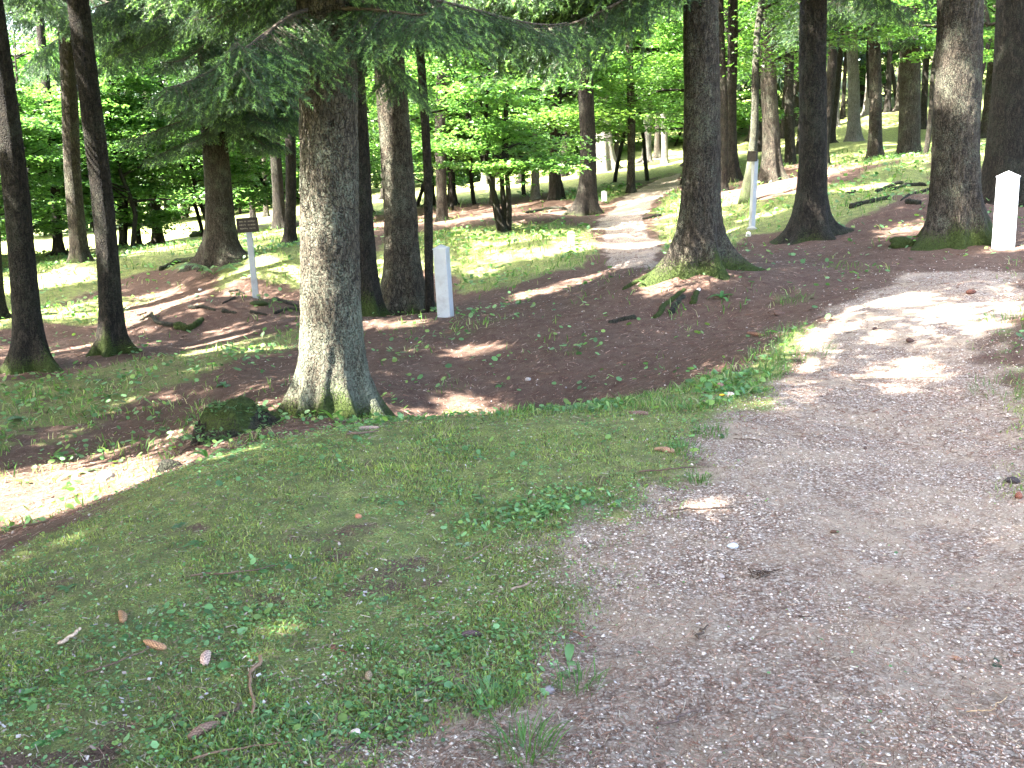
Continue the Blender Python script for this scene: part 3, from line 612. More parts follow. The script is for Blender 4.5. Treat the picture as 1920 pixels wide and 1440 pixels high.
# leaning mossy broadleaf trunk, bush, saplings ---------------------------------------------------------
def leaf_soup(P, size, tilt, tint, rg, fold=.2):
    n = len(P); a = rg.random(n)*2*pi; nrmv = nrm(np.stack([rg.normal(size=n)*tilt, rg.normal(size=n)*tilt, np.ones(n)], -1))
    ax = nrm(np.cross(nrmv, np.stack([np.cos(a), np.sin(a), 0*a], -1))); sd = np.cross(nrmv, ax)
    s = (size*(.65+.7*rg.random(n)))[:, None]; up = nrmv*s*fold
    b = P-ax*s*.5; t = P+ax*s*.55; l = P+sd*s*.33+up; r = P-sd*s*.33+up
    T = np.stack([np.stack([b, l, t], 1), np.stack([b, t, r], 1)], 1).reshape(-1, 3, 3)
    return T, np.repeat(tint, 6, 0)
def broadleaf(seed, H0=8., rad=3., stems=1, leaves=9000, size=.10, zmin=1.6, base_r=.09, layers=26, yellow=.4, lean=0.):
    """layered, shelf-like crown with gaps; returns (wood mesh, leaf mesh)"""
    rg = np.random.default_rng(seed); wood = MB(); tips = []
    for s_ in range(stems):
        a = rg.random()*2*pi; d = np.array([cos(a)*(.35 if stems > 1 else .06)+lean, sin(a)*(.35 if stems > 1 else .06), 1.])
        q = limb(wood, (rg.normal()*.03*stems, rg.normal()*.03*stems, -.3), d, H0*(.75+.2*rg.random()), base_r*(1 if stems == 1 else .75), rg, .5, 12, 8)
        nl_ = layers//stems
        for k in range(nl_):
            z = zmin+(H0-zmin)*(k+rg.random())/nl_; u = min(.97, z/max(q[-1, 2], .1)); i = int(u*11); p = q[i]*(1-(u*11-i))+q[i+1]*(u*11-i); p[2] = max(p[2], zmin)
            prof = (1-((z-zmin)/(H0-zmin+.5))**2*.8)*(.5+.5*min(1, (z-zmin+1)/2)); L = rad*prof*(.45+.65*rg.random()); a = rg.random()*2*pi
            b = limb(wood, p, (cos(a), sin(a), .35), L, .012+.012*L, rg, -.25, 6, 4)
            for j in range(3, 7): tips.append((b[j], L*(.28+.15*rg.random())))
            for _ in range(2):
                a2 = a+rg.choice((-1, 1))*(.5+.5*rg.random()); c = limb(wood, b[2+_], (cos(a2), sin(a2), .2), L*.6, .01, rg, -.2, 5, 3)
                for j in range(2, 6): tips.append((c[j], L*(.22+.15*rg.random())))
    C = np.array([t[0] for t in tips]); Rr = np.array([t[1] for t in tips]); w = Rr**1.6; w /= w.sum()
    idx = rg.choice(len(C), leaves, p=w); a = rg.random(leaves)*2*pi; r = Rr[idx]*np.sqrt(rg.random(leaves))
    P = C[idx]+np.stack([np.cos(a)*r, np.sin(a)*r, rg.normal(size=leaves)*.05*Rr[idx]-.12*r], -1)
    hue = rg.random(len(C))[idx][:, None]; g = (.7+.6*rg.random((leaves, 1)))*(.75+.5*hue)
    tint = (np.array([.068, .16, .05])*(1-yellow*hue)+np.array([.13, .21, .035])*yellow*hue)*g
    T, c = leaf_soup(P, size, .32, tint, rg)
    wm = mesh_np('trunk', np.vstack(wood.V), [np.vstack(wood.Q), np.vstack(wood.T)], M_dark, {'tint': np.zeros((wood.n, 3))}, smooth=True)
    n = len(T); lm = mesh_np('crown', T.reshape(-1, 3), np.arange(n*3).reshape(-1, 3), M_leaf, {'tint': c})
    return wm, lm
def place_bl(wm, lm, x, y, label, cat='tree', name='broadleaf_tree', group=None, rz=0, sc=1., sz=None, dz=0):
    root = thing(name, (x, y, H1(x, y)+dz), label, cat, group, rz); root.scale = (sc, sc, sz or sc)
    link('trunk', wm, root); link('crown', lm, root); return root
bw, bl = broadleaf(41, 4.6, 2.3, 5, 15000, .10, 1.1, .085, 44, .45)
b = at(945, 432, 21); place_bl(bw, bl, b[0], b[1], 'leafy many stemmed beech bush with bright layered foliage left of the path', 'bush', 'beech_bush')
bw, bl = broadleaf(42, 7.5, 3.6, 1, 21000, .11, 1.7, .085, 44, .6)
b = at(1062, 380, 29.5); place_bl(bw, bl, b[0], b[1], 'beech sapling with slanting stem just right of the leafy bush', 'tree', 'beech_tree')
b = at(1273, 352, 31); place_bl(bw, bl, b[0], b[1], 'thin forked beech beside the far path, left of the root mound spruce', 'tree', 'beech_tree', rz=2.1, sc=.95)
bw, bl = broadleaf(43, 7., 2.6, 1, 9000, .10, 2.2, .075, 26, .5)
b = at(892, 378, 32.5); place_bl(bw, bl, b[0], b[1], 'thin dark crooked tree on the meadow edge left of the leafy bush', 'tree', 'beech_tree', rz=1.)
b = at(1732, 295, 22.5); place_bl(bw, bl, b[0], b[1], 'thin wavy broadleaf stem between the two stout right hand spruces', 'tree', 'beech_tree', rz=4., sc=.9)
b = at(1215, 350, 33.5); place_bl(bw, bl, b[0], b[1], 'young beech with bright sunlit leaves over the far bend of the path', 'tree', 'beech_tree', rz=5.2, sc=1.)
bw2, bl2 = broadleaf(44, 6.5, 3.3, 1, 17000, .11, 1.5, .07, 36, .6)
b = at(846, 398, 30.5); place_bl(bw2, bl2, b[0], b[1], 'young beech on the bank between the thin dark trunk and the leafy bush', 'tree', 'beech_tree', rz=.6)
b = at(985, 368, 33.5); place_bl(bw2, bl2, b[0], b[1], 'young beech directly behind the leafy bush', 'tree', 'beech_tree', rz=3.3, sc=1.1)
b = at(1150, 352, 34.5); place_bl(bw2, bl2, b[0], b[1], 'young beech above the far small post', 'tree', 'beech_tree', rz=4.6, sc=1.05)
def mossy_lean():
    B = at(1397, 374, 19); B[2] = H1(B[0], B[1]); T = at(1424, 60, 19)
    root = thing('mossy_tree', B, 'leaning mossy trunk with sunlit yellow green foot behind the right sign post', 'tree'); mb = MB()
    zs = np.linspace(-.4, 7, 40); d = (T[0]-B[0])/(T[2]-B[2]); dx = d*1.55*zs-d*.55*zs**2/T[2]*1.0
    P = np.stack([dx+.05*np.sin(zs*1.7), .03*np.sin(zs*2.3), zs], -1)
    mb.tube(P, .075*(1-.06*zs)+.10*np.exp(-np.maximum(zs, 0)/.4)*.6, 20, noise=.08); mb.c[-1] = np.repeat(np.append(np.repeat(.16+.45*np.exp(-np.maximum(zs, 0)/1.6), 20), [.3, .1])[:, None], 3, 1)
    me = mb.build('trunk', M_spruce, root)
    rg = np.random.default_rng(4); w = MB()
    for k in range(9):
        z = 2.5+.5*k; a = rg.random()*6.28; i = int((z+.4)/7.4*39); limb(w, P[i], (cos(a), sin(a), .5), 1.3+rg.random(), .025, rg, .1)
    w.c = [np.zeros_like(c) for c in w.c]; w.build('limb', M_dark, root)
    C = np.vstack(w.V); idx = rg.integers(len(C), size=5000); Pn = C[idx]+rg.normal(size=(5000, 3))*np.array([.28, .28, .10])
    tint = np.array([.04, .09, .017])*(.6+.8*rg.random((5000, 1))); T_s, c = leaf_soup(Pn, .085, .35, tint, rg); soup('crown', T_s, c, M_leaf, root)
mossy_lean()

# ------------------------------------------------------------------ fill: far woodland on the slopes, all separate trees
PRO = [broadleaf(60+i, [8.5, 10, 7, 9, 11][i], [3.2, 3.6, 2.8, 3.4, 3.8][i], 1, [13000, 15000, 11000, 14000, 15000][i], .14, [.9, 1.6, .7, 1.1, 1.9][i], .09, [40, 44, 36, 42, 44][i], .35) for i in range(5)]
def spruce_proto(seed, H0=16., rad=2.8, n=900, z0=2.5):
    rg = np.random.default_rng(seed); u = rg.random(n); h = z0+(H0-z0)*u**1.1; r = rad*(1-.9*(h-z0)/(H0-z0))*np.sqrt(rg.random(n)); a = rg.random(n)*2*pi
    P = np.stack([np.cos(a)*r, np.sin(a)*r, h-.28*r], -1); col = np.array([.032, .06, .034])*(.6+.8*rg.random((n, 1)))
    T, c = fronds(P, a+rg.normal(size=n)*.3, .75+.4*rg.random(n), .22+.1*rg.random(n), -.55-.4*rg.random(n), col)
    nn = len(T); lm = mesh_np('crown', T.reshape(-1, 3), np.arange(nn*3).reshape(-1, 3), M_needle, {'tint': c})
    tm = trunk_mesh(None, (0, 0), H0, .2, seed=seed, seg=16, dz=.4, flare=.8, moss=.2); tm.materials.clear(); tm.materials.append(M_spruce); return tm, lm
SPR = [spruce_proto(80+i, [15, 17, 14][i], [2.7, 3.1, 2.5][i], 1500, [3.2, 4., 2.6][i]) for i in range(3)]
def far_wood():
    rg = np.random.default_rng(33); pts = []
    def ok(x, y, d): return all((x-a)**2+(y-b)**2 > d*d for a, b in pts)
    tries = 0
    while len(pts) < 105 and tries < 5000:
        tries += 1
        y = 47+45*rg.random()**1.3; x = (rg.random()*2-1)*(.62*y+3)
        if ok(x, y, 3.3): pts.append((x, y))
    for i, (x, y) in enumerate(pts):
        right = x > .12*y
        if rg.random() < (.5 if right else .2):
            m = SPR[rg.integers(3)]; lab, nm, cat, gr = 'tall spruce deep in the wood behind the sunlit strip', 'spruce_tree', 'spruce tree', 'spruces deep in the wood behind the sunlit strip'
        else:
            m = PRO[rg.integers(5)]; lab, nm, cat, gr = 'leafy broadleaf tree in the green wood behind the sunlit strip', 'broadleaf_tree', 'tree', 'leafy trees in the green wood behind the sunlit strip'
        s = .85+.4*rg.random()+(.25 if y > 75 else 0); place_bl(m[0], m[1], x, y, lab, cat, nm, gr, rg.random()*6.28, s, s*(1.05+.3*rg.random()))
    for k in range(26):      # the wood goes on to the left and right
        sgn = -1 if k < 17 else 1; y = 16+3.*(k if k < 17 else k-17)+3*rg.random(); x = sgn*(.62*y+10+14*rg.random()); m = PRO[int(rg.integers(5))]; s = .85+.4*rg.random()
        place_bl(m[0], m[1], x, y, 'leafy tree where the wood continues beyond the sides of the view', 'tree', 'broadleaf_tree', 'leafy trees beyond the sides of the view', rg.random()*6, s, s*1.2)
    # low leafy edge of the wood behind the strip
    for k in range(34):
        x = -31+2.05*k+rg.normal()*.5; y = 46.5+rg.random()*3+(3 if x > 8 else 0); m = PRO[(0, 2, 3)[k % 3]]; s = .55+.35*rg.random()
        if x > 12 and k % 2: continue
        place_bl(m[0], m[1], x, y, 'low leafy young tree at the edge of the wood behind the sunlit strip', 'tree', 'broadleaf_tree', 'low leafy trees at the edge of the wood', rg.random()*6, s*1.15, s, -.4)
    # leafy trees among the trunks at the upper right
    for i, (x, y) in enumerate([(9.5, 33), (12.5, 36.5), (15.5, 34), (18.5, 37), (7.2, 36.5), (13.8, 31), (20, 32), (17, 40), (22.5, 38), (11, 41)]):
        m = PRO[(i*3+1) % 5]; s = .8+.25*rg.random()
        place_bl(m[0], m[1], x, y, 'leafy tree among the trunks at the upper right of the slope', 'tree', 'broadleaf_tree', 'leafy trees among the trunks at the upper right', i*1.3, s, s*1.15, 1.8)
    # young leafy trees on the shaded left, in front of the strip
    L = [(-14.5, 27.5), (-11.8, 30.8), (-8.8, 30.), (-16.8, 24.), (-17.5, 31), (-6.2, 31.5), (-13.2, 23.4), (-20, 27), (-10.3, 27.3), (-13.2,32.5), (-15.6,29.5), (-7.4,33.5), (-5.2,33), (-10.2,33.5), (-18.5,33.5), (-12.4,26.2), (-3.2,34)]
    for i, (x, y) in enumerate(L):
        m = PRO[(i*2) % 5]; s = .72+.25*rg.random()
        place_bl(m[0], m[1], x, y, 'young leafy tree on the low ground at the left, before the sunlit strip', 'tree', 'broadleaf_tree', 'young leafy trees on the low ground at the left', i*1.7, s, s)
    # slim bare trunks in and around the sunlit strip
    tp = []
    for k in range(3):
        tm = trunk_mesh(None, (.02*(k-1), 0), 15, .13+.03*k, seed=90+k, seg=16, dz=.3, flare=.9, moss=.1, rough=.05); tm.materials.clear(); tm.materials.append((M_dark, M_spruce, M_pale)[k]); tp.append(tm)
    hi = []
    for px, py, Y, k, s in [(232,470,33,0,.7),(262,468,34,0,.5),(297,466,33,1,.9),(112,492,27,0,.8),(475,418,40,0,.7),(500,412,41,1,.5),(848,392,33,0,.8),(808,396,34,0,.9),(1212,308,43,2,.8),(1232,303,45,1,.7),(1555,300,36,0,.9),(1563,262,45,2,.8),
                            (1578,246,47,0,.6),(1622,240,46,2,.6),(1662,232,46,0,.8),(1682,232,46,1,.7),(1421,300,38,0,.7),(1467,262,46,0,1.),(1500,300,34,0,.8),(1730,240,40,0,.8),(1850,262,37,1,1.2),(1345,330,33,0,.8),
                            (1290,318,37,1,.7),(1410,262,47,1,.8),(1541,330,29,0,.9),(978,352,39,0,.7),(1058,352,40,0,.9),(690,420,34,0,.9),(1905,300,30,0,1.1),(1155,318,46,0,.7),(870,330,46,1,.8),(720,388,40,0,.7)]:
        b = at(px, py, Y); z = H1(b[0], b[1]); root = thing('slim_tree', (b[0], b[1], z), None, 'tree', 'slim bare trunks along the sunlit strip', rg.random()*6)
        root['label'] = 'slim bare trunk standing along the sunlit strip behind the big spruces'; root.scale = (s*1.1, s*1.1, 1.)
        link('trunk', tp[k], root); c = link('crown', SPR[k][1], root, (0, 0, 6.5)); c.scale = (.4/s, .4/s, .52)
far_wood()

# unseen spruces added around and behind the photographer to keep the near ground in shade
def around():
    rg = np.random.default_rng(55); P = [(-6,2.2),(-8.5,6),(-10.5,10.5),(-3.2,-2.5),(-5.5,-6.5),(-3.6,.1),(-5.9,7.3),(-9.,.4),(-6.4,-4.2),(-9.5,-8),(-1.5,-6.5),(-7,-2),(-11,1.5),(-14,6),(-15.5,11.5),(-13,16.5),(-18,16),(-11.5,-3.5),(-15.5,-.5),
         (-19,4),(-20.5,9.5),(-22,14),(-19,21),(4.5,-3),(10,6.5),(14,16),(16,22),(-24,20),(-22,-4),(22,25)]
    for i, (x, y) in enumerate(P):
        B = np.array([x, y, H1(x, y)]); d = (0., 0.)
        root = thing('spruce_tree', B, 'unseen tall spruce of the surrounding wood, added outside the picture for its shade', 'spruce tree', 'unseen spruces added around the view for shade')
        if i == 0: 
            tm = trunk_mesh(None, d, 19, .22, seed=70, seg=32, dz=.1, moss=.5); tm.materials.clear(); tm.materials.append(M_spruce); around.tm = tm
        link('trunk', around.tm, root)
        T, c = canopy_mesh(B, 6.2, 19, 4.0, (1400 if y < 4 else 1150) if x < 3 else 700, 700+i, d, 1.05)
        if len(T): soup('crown', T, c, M_needle, root)
around()
# ------------------------------------------------------------------ posts and signs
def box_v(x0, x1, y0, y1, z0, z1, tx=0., ty=0.):
    return np.array([(x0,y0,z0),(x1,y0,z0),(x1,y1,z0),(x0,y1,z0),(x0+tx,y0+ty,z1),(x1-tx,y0+ty,z1),(x1-tx,y1-ty,z1),(x0+tx,y1-ty,z1)], float)
BQ = [(0,3,2,1),(4,5,6,7),(0,1,5,4),(1,2,6,5),(2,3,7,6),(3,0,4,7)]
def bevel_box(mb, x0, x1, y0, y1, z0, z1, tx=0., ty=0., b=.004, m=0, col=None):
    """box with chamfered upright edges"""
    def ring(z, t1, t2):
        a0, a1, c0, c1 = x0+t1, x1-t1, y0+t2, y1-t2
        return [(a0+b,c0,z),(a1-b,c0,z),(a1,c0+b,z),(a1,c1-b,z),(a1-b,c1,z),(a0+b,c1,z),(a0,c1-b,z),(a0,c0+b,z)]
    V = ring(z0, 0, 0)+ring(z1, tx, ty)+[((x0+x1)/2,(y0+y1)/2,z0),((x0+x1)/2,(y0+y1)/2,z1)]
    Q = [(i,(i+1)%8,8+(i+1)%8,8+i) for i in range(8)]; T = [(16,(i+1)%8,i) for i in range(8)]+[(17,8+i,8+(i+1)%8) for i in range(8)]
    mb.add(V, Q, T, m, col)
def marker_post(px, py, Y, w, h, cap, rz, tilt, label, mat, taper=.012, ov=.004, group=None, extra=0):
    b = at(px, py, Y); z = H1(b[0], b[1]); root = thing('marker_post', (b[0], b[1], z), label, 'post', group, rz)
    root.rotation_euler = (tilt[1], tilt[0], rz)
    mb = MB(); bevel_box(mb, -w/2, w/2, -w/2, w/2, -.25, h-cap, taper*w, taper*w, b=w*.035); o = mb.build('shaft', mat, root, smooth=False)
    mb = MB(); a = w/2-taper*w+ov; n = [(-a,-a),(a,-a),(a,a),(-a,a)]
    V = [(x,y,h-cap) for x, y in n]+[(x,y,h-cap+.012) for x, y in n]+[(0,0,h)]
    mb.add(V, [(0,3,2,1)]+[(i,(i+1)%4,4+(i+1)%4,4+i) for i in range(4)], [(4+i,4+(i+1)%4,8) for i in range(4)]); mb.build('cap', mat, root, smooth=False)
    for k in range(extra):
        mb = MB(); rg = np.random.default_rng(k+3); x = w*(.02+.28*rg.random()); zz = .06+.20*rg.random() if extra > 3 else .30+.04*k
        a = np.linspace(0, 2*pi, 7)[:-1]; r = (.006+.010*rg.random())*(.6+.6*rg.random(6)) if extra > 3 else .005
        V = np.stack([x+r*np.cos(a)*1.3, np.full(6, -w/2-.0005+.003*k*0), zz+r*np.sin(a)], -1); V2 = V+np.array([0, -.002, 0])
        mb.add(np.vstack([V, V2]), [(i,(i+1)%6,6+(i+1)%6,6+i) for i in range(6)]+[(6,7,8,9),(6,9,10,11)], [], col=(.35, .3, .28)); mb.build('chip', M_litter, root, smooth=False)
    return root
M_shaded_white = m_plain('shaded_white_paint', [(.25, (.26, .26, .25)), (.5, (.36, .375, .39)), (.8, (.42, .44, .455))], 6, .5, .1, .002)  # darker copy of the white paint: the posts' shade is in its colour
M_moss_paint = m_plain('algae_stained_paint', [(.3, (.28, .34, .16)), (.7, (.42, .48, .26))], 9, .7, .15, .002)
marker_post(836, 598, 12.6, .172, .915, .062, radians(-13), (-.055, 0), 'square white post with pyramid cap standing in shade at the far rim of the pit', M_shaded_white, extra=2)
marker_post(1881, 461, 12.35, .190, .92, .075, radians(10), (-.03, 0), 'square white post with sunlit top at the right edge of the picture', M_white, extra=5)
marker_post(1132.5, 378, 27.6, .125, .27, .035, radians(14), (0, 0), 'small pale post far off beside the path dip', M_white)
r_ = marker_post(1071, 438, 17.2, .105, .235, .03, radians(8), (0, 0), 'short yellow green stained post at the left of the far path', M_moss_paint)
M_board = m_plain('dark_sign_board', [(.3, (.018, .013, .010)), (.7, (.045, .033, .025))], 30, .6, .2, .002)
M_letter = m_plain('faded_lettering', [(.3, (.20, .17, .12)), (.7, (.30, .26, .20))], 50, .7, .1, .001)
def sign(px, py, Y, h, w, bw, bh, rz, tilt, label, text=True):
    b = at(px, py, Y); z = H1(b[0], b[1]); root = thing('sign', (b[0], b[1], z), label, 'sign', None, rz); root.rotation_euler = (0, tilt, rz)
    mb = MB(); bevel_box(mb, -w/2, w/2, -w/2, w/2, -.2, h, .002, .002, b=.004); mb.build('post', M_shaded_white, root, smooth=False)
    bd = thing('board', (0, -w/2-.013, h+.0), None, None); bd.parent = root
    mb = MB(); bevel_box(mb, -bw/2, bw/2, -.012, .012, -.03, bh-.03, 0, 0, b=.002); o = mb.build('board', M_board, root, smooth=False, loc=(0, -w/2-.013, h))
    bpy.data.objects.remove(bd)
    mb = MB(); t = .009; x0, x1, z0, z1 = -bw/2, bw/2, -.03, bh-.03
    for a in ((x0-.002,x1+.002,z1-t,z1+.003),(x0-.002,x1+.002,z0-.003,z0+t),(x0-.003,x0+t,z0+t,z1-t),(x1-t,x1+.003,z0+t,z1-t)): mb.add(box_v(a[0],a[1],-.018,-.0125,a[2],a[3]), BQ)
    mb.build('frame', M_board, o, smooth=False)
    # three lines of worn lettering, too weathered to read
    rg = np.random.default_rng(2); words = [[3, 2, 6], [4, 5], [5, 4]]
    for li, wd in enumerate(words if text else []):
        mb = MB(); n = sum(wd)+len(wd)-1; lw = bw*.76/n; x = -bw*.38; zc = z0+bh*(.76-.25*li)
        for k, c in enumerate(wd):
            for _ in range(c):
                hh = bh*.075; 
                for s_ in range(3):
                    if rg.random() < .8:
                        xx = x+lw*(.08+.28*s_) ; mb.add(box_v(xx, xx+lw*.16, -.0140, -.0122, zc-hh*(.3+.7*rg.random()), zc+hh*(.3+.7*rg.random())), BQ)
                mb.add(box_v(x+lw*.1, x+lw*.75, -.0150, -.0141, zc-.003, zc+.003), BQ); x += lw
            x += lw
        mb.build('lettering', M_letter, o, smooth=False)
    return root
sign(480, 563, 14.55, .98, .082, .30, .20, radians(5), -.05, 'white sign post with small dark lettered board on the root covered mound at the left')
sign(1409.5, 432, 16.3, 1.09, .078, .24, .155, radians(-68), 0.0, 'white sign post with dark board seen edge on, on the grassy slope at the right', False)

# ------------------------------------------------------------------ hedge far off
def hedge(px0, py0, px1, py1, Y0, Y1, h, label):
    a = at(px0, py0, Y0); b = at(px1, py1, Y1); n = 6500; rg = np.random.default_rng(9); t = rg.random(n)
    P = a[None]*(1-t[:, None])+b[None]*t[:, None]; P[:, 1] += rg.normal(size=n)*.25; P[:, 2] = H(P[:, 0], P[:, 1])+rg.random(n)**.8*h
    T, c = leaf_soup(P-a, .12, .8, np.array([.035, .075, .02])*(.5+rg.random((n, 1))), rg)
    root = thing('hedge', a, label, 'hedge'); soup('foliage', T, c, M_leaf, root)
    mb = MB()
    for k in range(16):
        u = (k+.5)/16; p = a*(1-u)+b*u-a; z = H1(*(a*(1-u)+b*u)[:2])-a[2]; limb(mb, (p[0], p[1], z-.1), (rg.normal()*.2, 0, 1), h*.9, .02, rg)
    mb.c = [np.zeros_like(x) for x in mb.c]; mb.build('stem', M_dark, root)
hedge(842, 352, 905, 348, 43, 44, 1.3, 'clipped green hedge across the bright meadow, left of the leafy bush')
hedge(1052, 322, 1100, 316, 46, 46, 1.5, 'pale green hedge beyond the meadow between dark trunks')

# ------------------------------------------------------------------ roots lying on the ground
def ground_line(pts, r0, r1, name, label, cat, mat, col, lift=.3, n=26, sides=8, noise=.12, seed=0, group=None, wob=.02, z0=0.):
    q = np.array([hit(a, b) for a, b in pts]); t = np.linspace(0, 1, len(q)); u = np.linspace(0, 1, n); rg = np.random.default_rng(seed)
    P = np.stack([np.interp(u, t, q[:, k]) for k in range(3)], -1)
    for _ in range(2): P[1:-1] = (P[:-2]+P[2:]+2*P[1:-1])/4
    P[:, :2] += np.stack([fbm(u*6, seed, 0, 5), fbm(u*6, seed+9, 0, 6)], -1)*wob
    rr = (r0+(r1-r0)*u)*(1+.25*fbm(u*8, seed, 0, 8)); rr[0] *= .5; rr[-1] *= .4
    zz = H(P[:, 0], P[:, 1]); zs = zz.copy()
    for _ in range(6): zs[1:-1] = np.maximum(zs[1:-1], .5*zs[1:-1]+.25*(zs[:-2]+zs[2:]))
    P[:, 2] = zs+rr*lift+z0
    org = P[0].copy(); mb = MB(); mb.tube(P-org, rr, sides, col=col, noise=noise, seed=seed)
    o = mb.build(name, mat); o.location = tuple(org); tag(o, label, cat, group); return o
RT = [([(265,602),(290,606),(315,612),(350,617)], .030, .045, 'long dark root arching across the front of the left mound', .35),
 ([(328,616),(350,620),(372,608),(380,600)], .07, .035, 'thick mossy root knot on the front of the left mound', .85),
 ([(352,582),(375,578),(404,583)], .042, .02, 'dark bent root on top of the left mound', .2),
 ([(418,585),(442,589)], .035, .018, 'short dark root stub in the middle of the left mound', .2),
 ([(262,602),(285,588)], .02, .028, 'short slanting root on the left flank of the left mound', .2),
 ([(258,592),(275,587)], .015, .018, 'thin root just above the short slanting root on the left mound', .2),
 ([(428,548),(448,546),(458,552)], .03, .015, 'dark root on the crest of the left mound left of the sign', .2),
 ([(418,570),(440,560)], .012, .025, 'thin slanting root between the sign and the bent root', .2),
 ([(485,557),(520,564),(560,576)], .04, .03, 'long straight root running right from the sign foot', .3),
 ([(515,590),(540,581),(568,584)], .028, .03, 'forked root beside the largest spruce on the left mound', .2),
 ([(470,587),(500,592)], .03, .012, 'small hooked root below the sign', .2),
 ([(1168,545),(1200,527),(1235,508),(1256,500)], .03, .06, 'long mossy root running left down from the root mound spruce', .95),
 ([(1228,598),(1245,575),(1268,555),(1284,545)], .04, .03, 'mossy root sloping down the pit side below the spruce', .8),
 ([(1255,590),(1272,568),(1282,556)], .04, .03, 'bare dark root beside the mossy root on the pit side', .3),
 ([(1298,572),(1306,548)], .045, .03, 'short moss covered root right of the bare dark root', .95),
 ([(1140,608),(1165,602),(1192,597)], .03, .04, 'dark half buried root low on the pit side', .3),
 ([(1592,392),(1625,382),(1672,373)], .055, .045, 'long weathered root lying across the right mound', .2),
 ([(1700,382),(1725,384)], .06, .05, 'dark stubby root on the right mound near the thick spruce', .2),
 ([(1690,378),(1720,362),(1742,357)], .02, .03, 'thin branching root on top of the right mound', .2),
 ([(1640,362),(1670,350),(1690,345)], .04, .05, 'broad grey root ridge high on the right mound', .4),
 ([(1668,358),(1700,348),(1738,350)], .035, .045, 'dark root right of the grey root ridge', .3),
 ([(1588,365),(1604,359)], .03, .03, 'small pale root piece left of the grey root ridge', .1),
 ([(300,508),(330,494),(370,490),(400,494)], .06, .10, 'dark root bank running left from the spruce behind the sign', .5),
 ([(985,400),(1020,393),(1060,394),(1080,398)], .05, .05, 'dark root line along the shaded bank by the leafy bush', .3),
 ([(1205,412),(1240,405)], .03, .04, 'dark fallen bough on the bank right of the far path', .1)]
for i, (p, a, b_, lab, mo) in enumerate(RT): ground_line(p, a*.85, b_*.85, 'tree_root', lab, 'root', M_spruce if mo > .5 else M_dark, (mo,)*3, .1 if ('pit side' in lab or 'bare dark' in lab or 'root mound' in lab) else .45, 26, 10, .2, i)
# sticks and twigs
ST = [([(348,1087),(400,1083),(450,1080),(500,1072),(520,1065)], .006, 'long thin grey twig across the moss left of centre', (1.5,1.3,1.1)),
 ([(155,1270),(200,1255),(250,1238),(290,1222)], .005, 'thin pale twig running from the cone towards the lower left', (1.5,1.3,1.1)),
 ([(493,1238),(476,1270),(472,1310),(480,1350)], .009, 'curved pale brown stick lying upright in the picture near the bottom', (2.6,2.1,1.7)),
 ([(400,1360),(430,1345),(460,1328)], .010, 'short dark broken stick beside the lowest cone', (1.,.85,.7)),
 ([(360,1438),(430,1415),(480,1408),(540,1404)], .006, 'long pale twig along the bottom edge', (2.2,1.8,1.4)),
 ([(640,1420),(700,1370),(760,1320),(825,1280)], .005, 'thin dark twig rising to the right near the bottom centre', (.6,.55,.5)),
 ([(650,822),(680,818),(712,812)], .012, 'stout grey stick below the cone by the largest spruce', (1.6,1.4,1.2)),
 ([(1200,890),(1250,886),(1310,882)], .007, 'dark stick on grass beside the gravel edge', (1.2,1.,.85)),
 ([(1262,964),(1300,961),(1380,958)], .006, 'straight dark twig on the gravel edge right of the clover patch', (.7,.6,.55)),
 ([(1380,828),(1410,828),(1438,838)], .005, 'thin bent twig on the upper left gravel', (.9,.7,.6)),
 ([(1232,1372),(1275,1352),(1325,1338)], .006, 'grey twig on the gravel near the bottom', (1.1,1.,1.1)),
 ([(1065,1188),(1110,1203)], .006, 'short reddish twig in the gravel below the clover patch', (1.5,1.,.8)),
 ([(1305,1202),(1332,1178)], .006, 'short dark twig on open gravel', (.8,.7,.65)),
 ([(960,1115),(990,1100),(1002,1094)], .007, 'pale split stick at the edge of moss and gravel', (3.,2.8,2.5)),
 ([(620,1218),(650,1235)], .006, 'small reddish brown twig right of the pale flaky cone', (1.7,1.,.75)),
 ([(110,1215),(135,1200),(150,1188)], .011, 'short white wood splinter on the lower left moss', (6.,5.6,5.2)),
 ([(960,652),(972,640)], .012, 'pale stick on the floor of the pit', (2.2,1.8,1.6)),
 ([(0,992),(60,988),(95,980)], .01, 'long dark twig on the hollow floor at the left edge', (.7,.6,.5)),
 ([(1590,714),(1640,714),(1850,712)], .003, 'thin twig lying across the right side of the gravel', (.8,.65,.6)),
 ([(1815,1345),(1860,1336),(1885,1312)], .003, 'thin curved straw coloured grass stem at the lower right', (4.,3.6,2.6)),
 ([(1500,1165),(1530,1160)], .004, 'tiny dark twig on the gravel right of centre', (.8,.6,.55)),
 ([(870,1058),(900,1040),(925,1020)], .004, 'thin pale stem in the moss above the gravel edge', (2.5,2.2,1.7)),
 ([(1000,700),(1040,704),(1075,700)], .008, 'weathered stick on the pit floor', (1.3,1.1,1.)),
 ([(380,830),(350,845),(330,858)], .009, 'grey brown stick in the hollow left of the mossy stump', (1.3,1.1,1.))]
for i, (p, r, lab, c) in enumerate(ST): ground_line(p, r*.75, r*.45, 'fallen_twig', lab, 'twig', M_twig, c, .75, 20, 7, .12, 50+i, wob=.018, z0=.012)

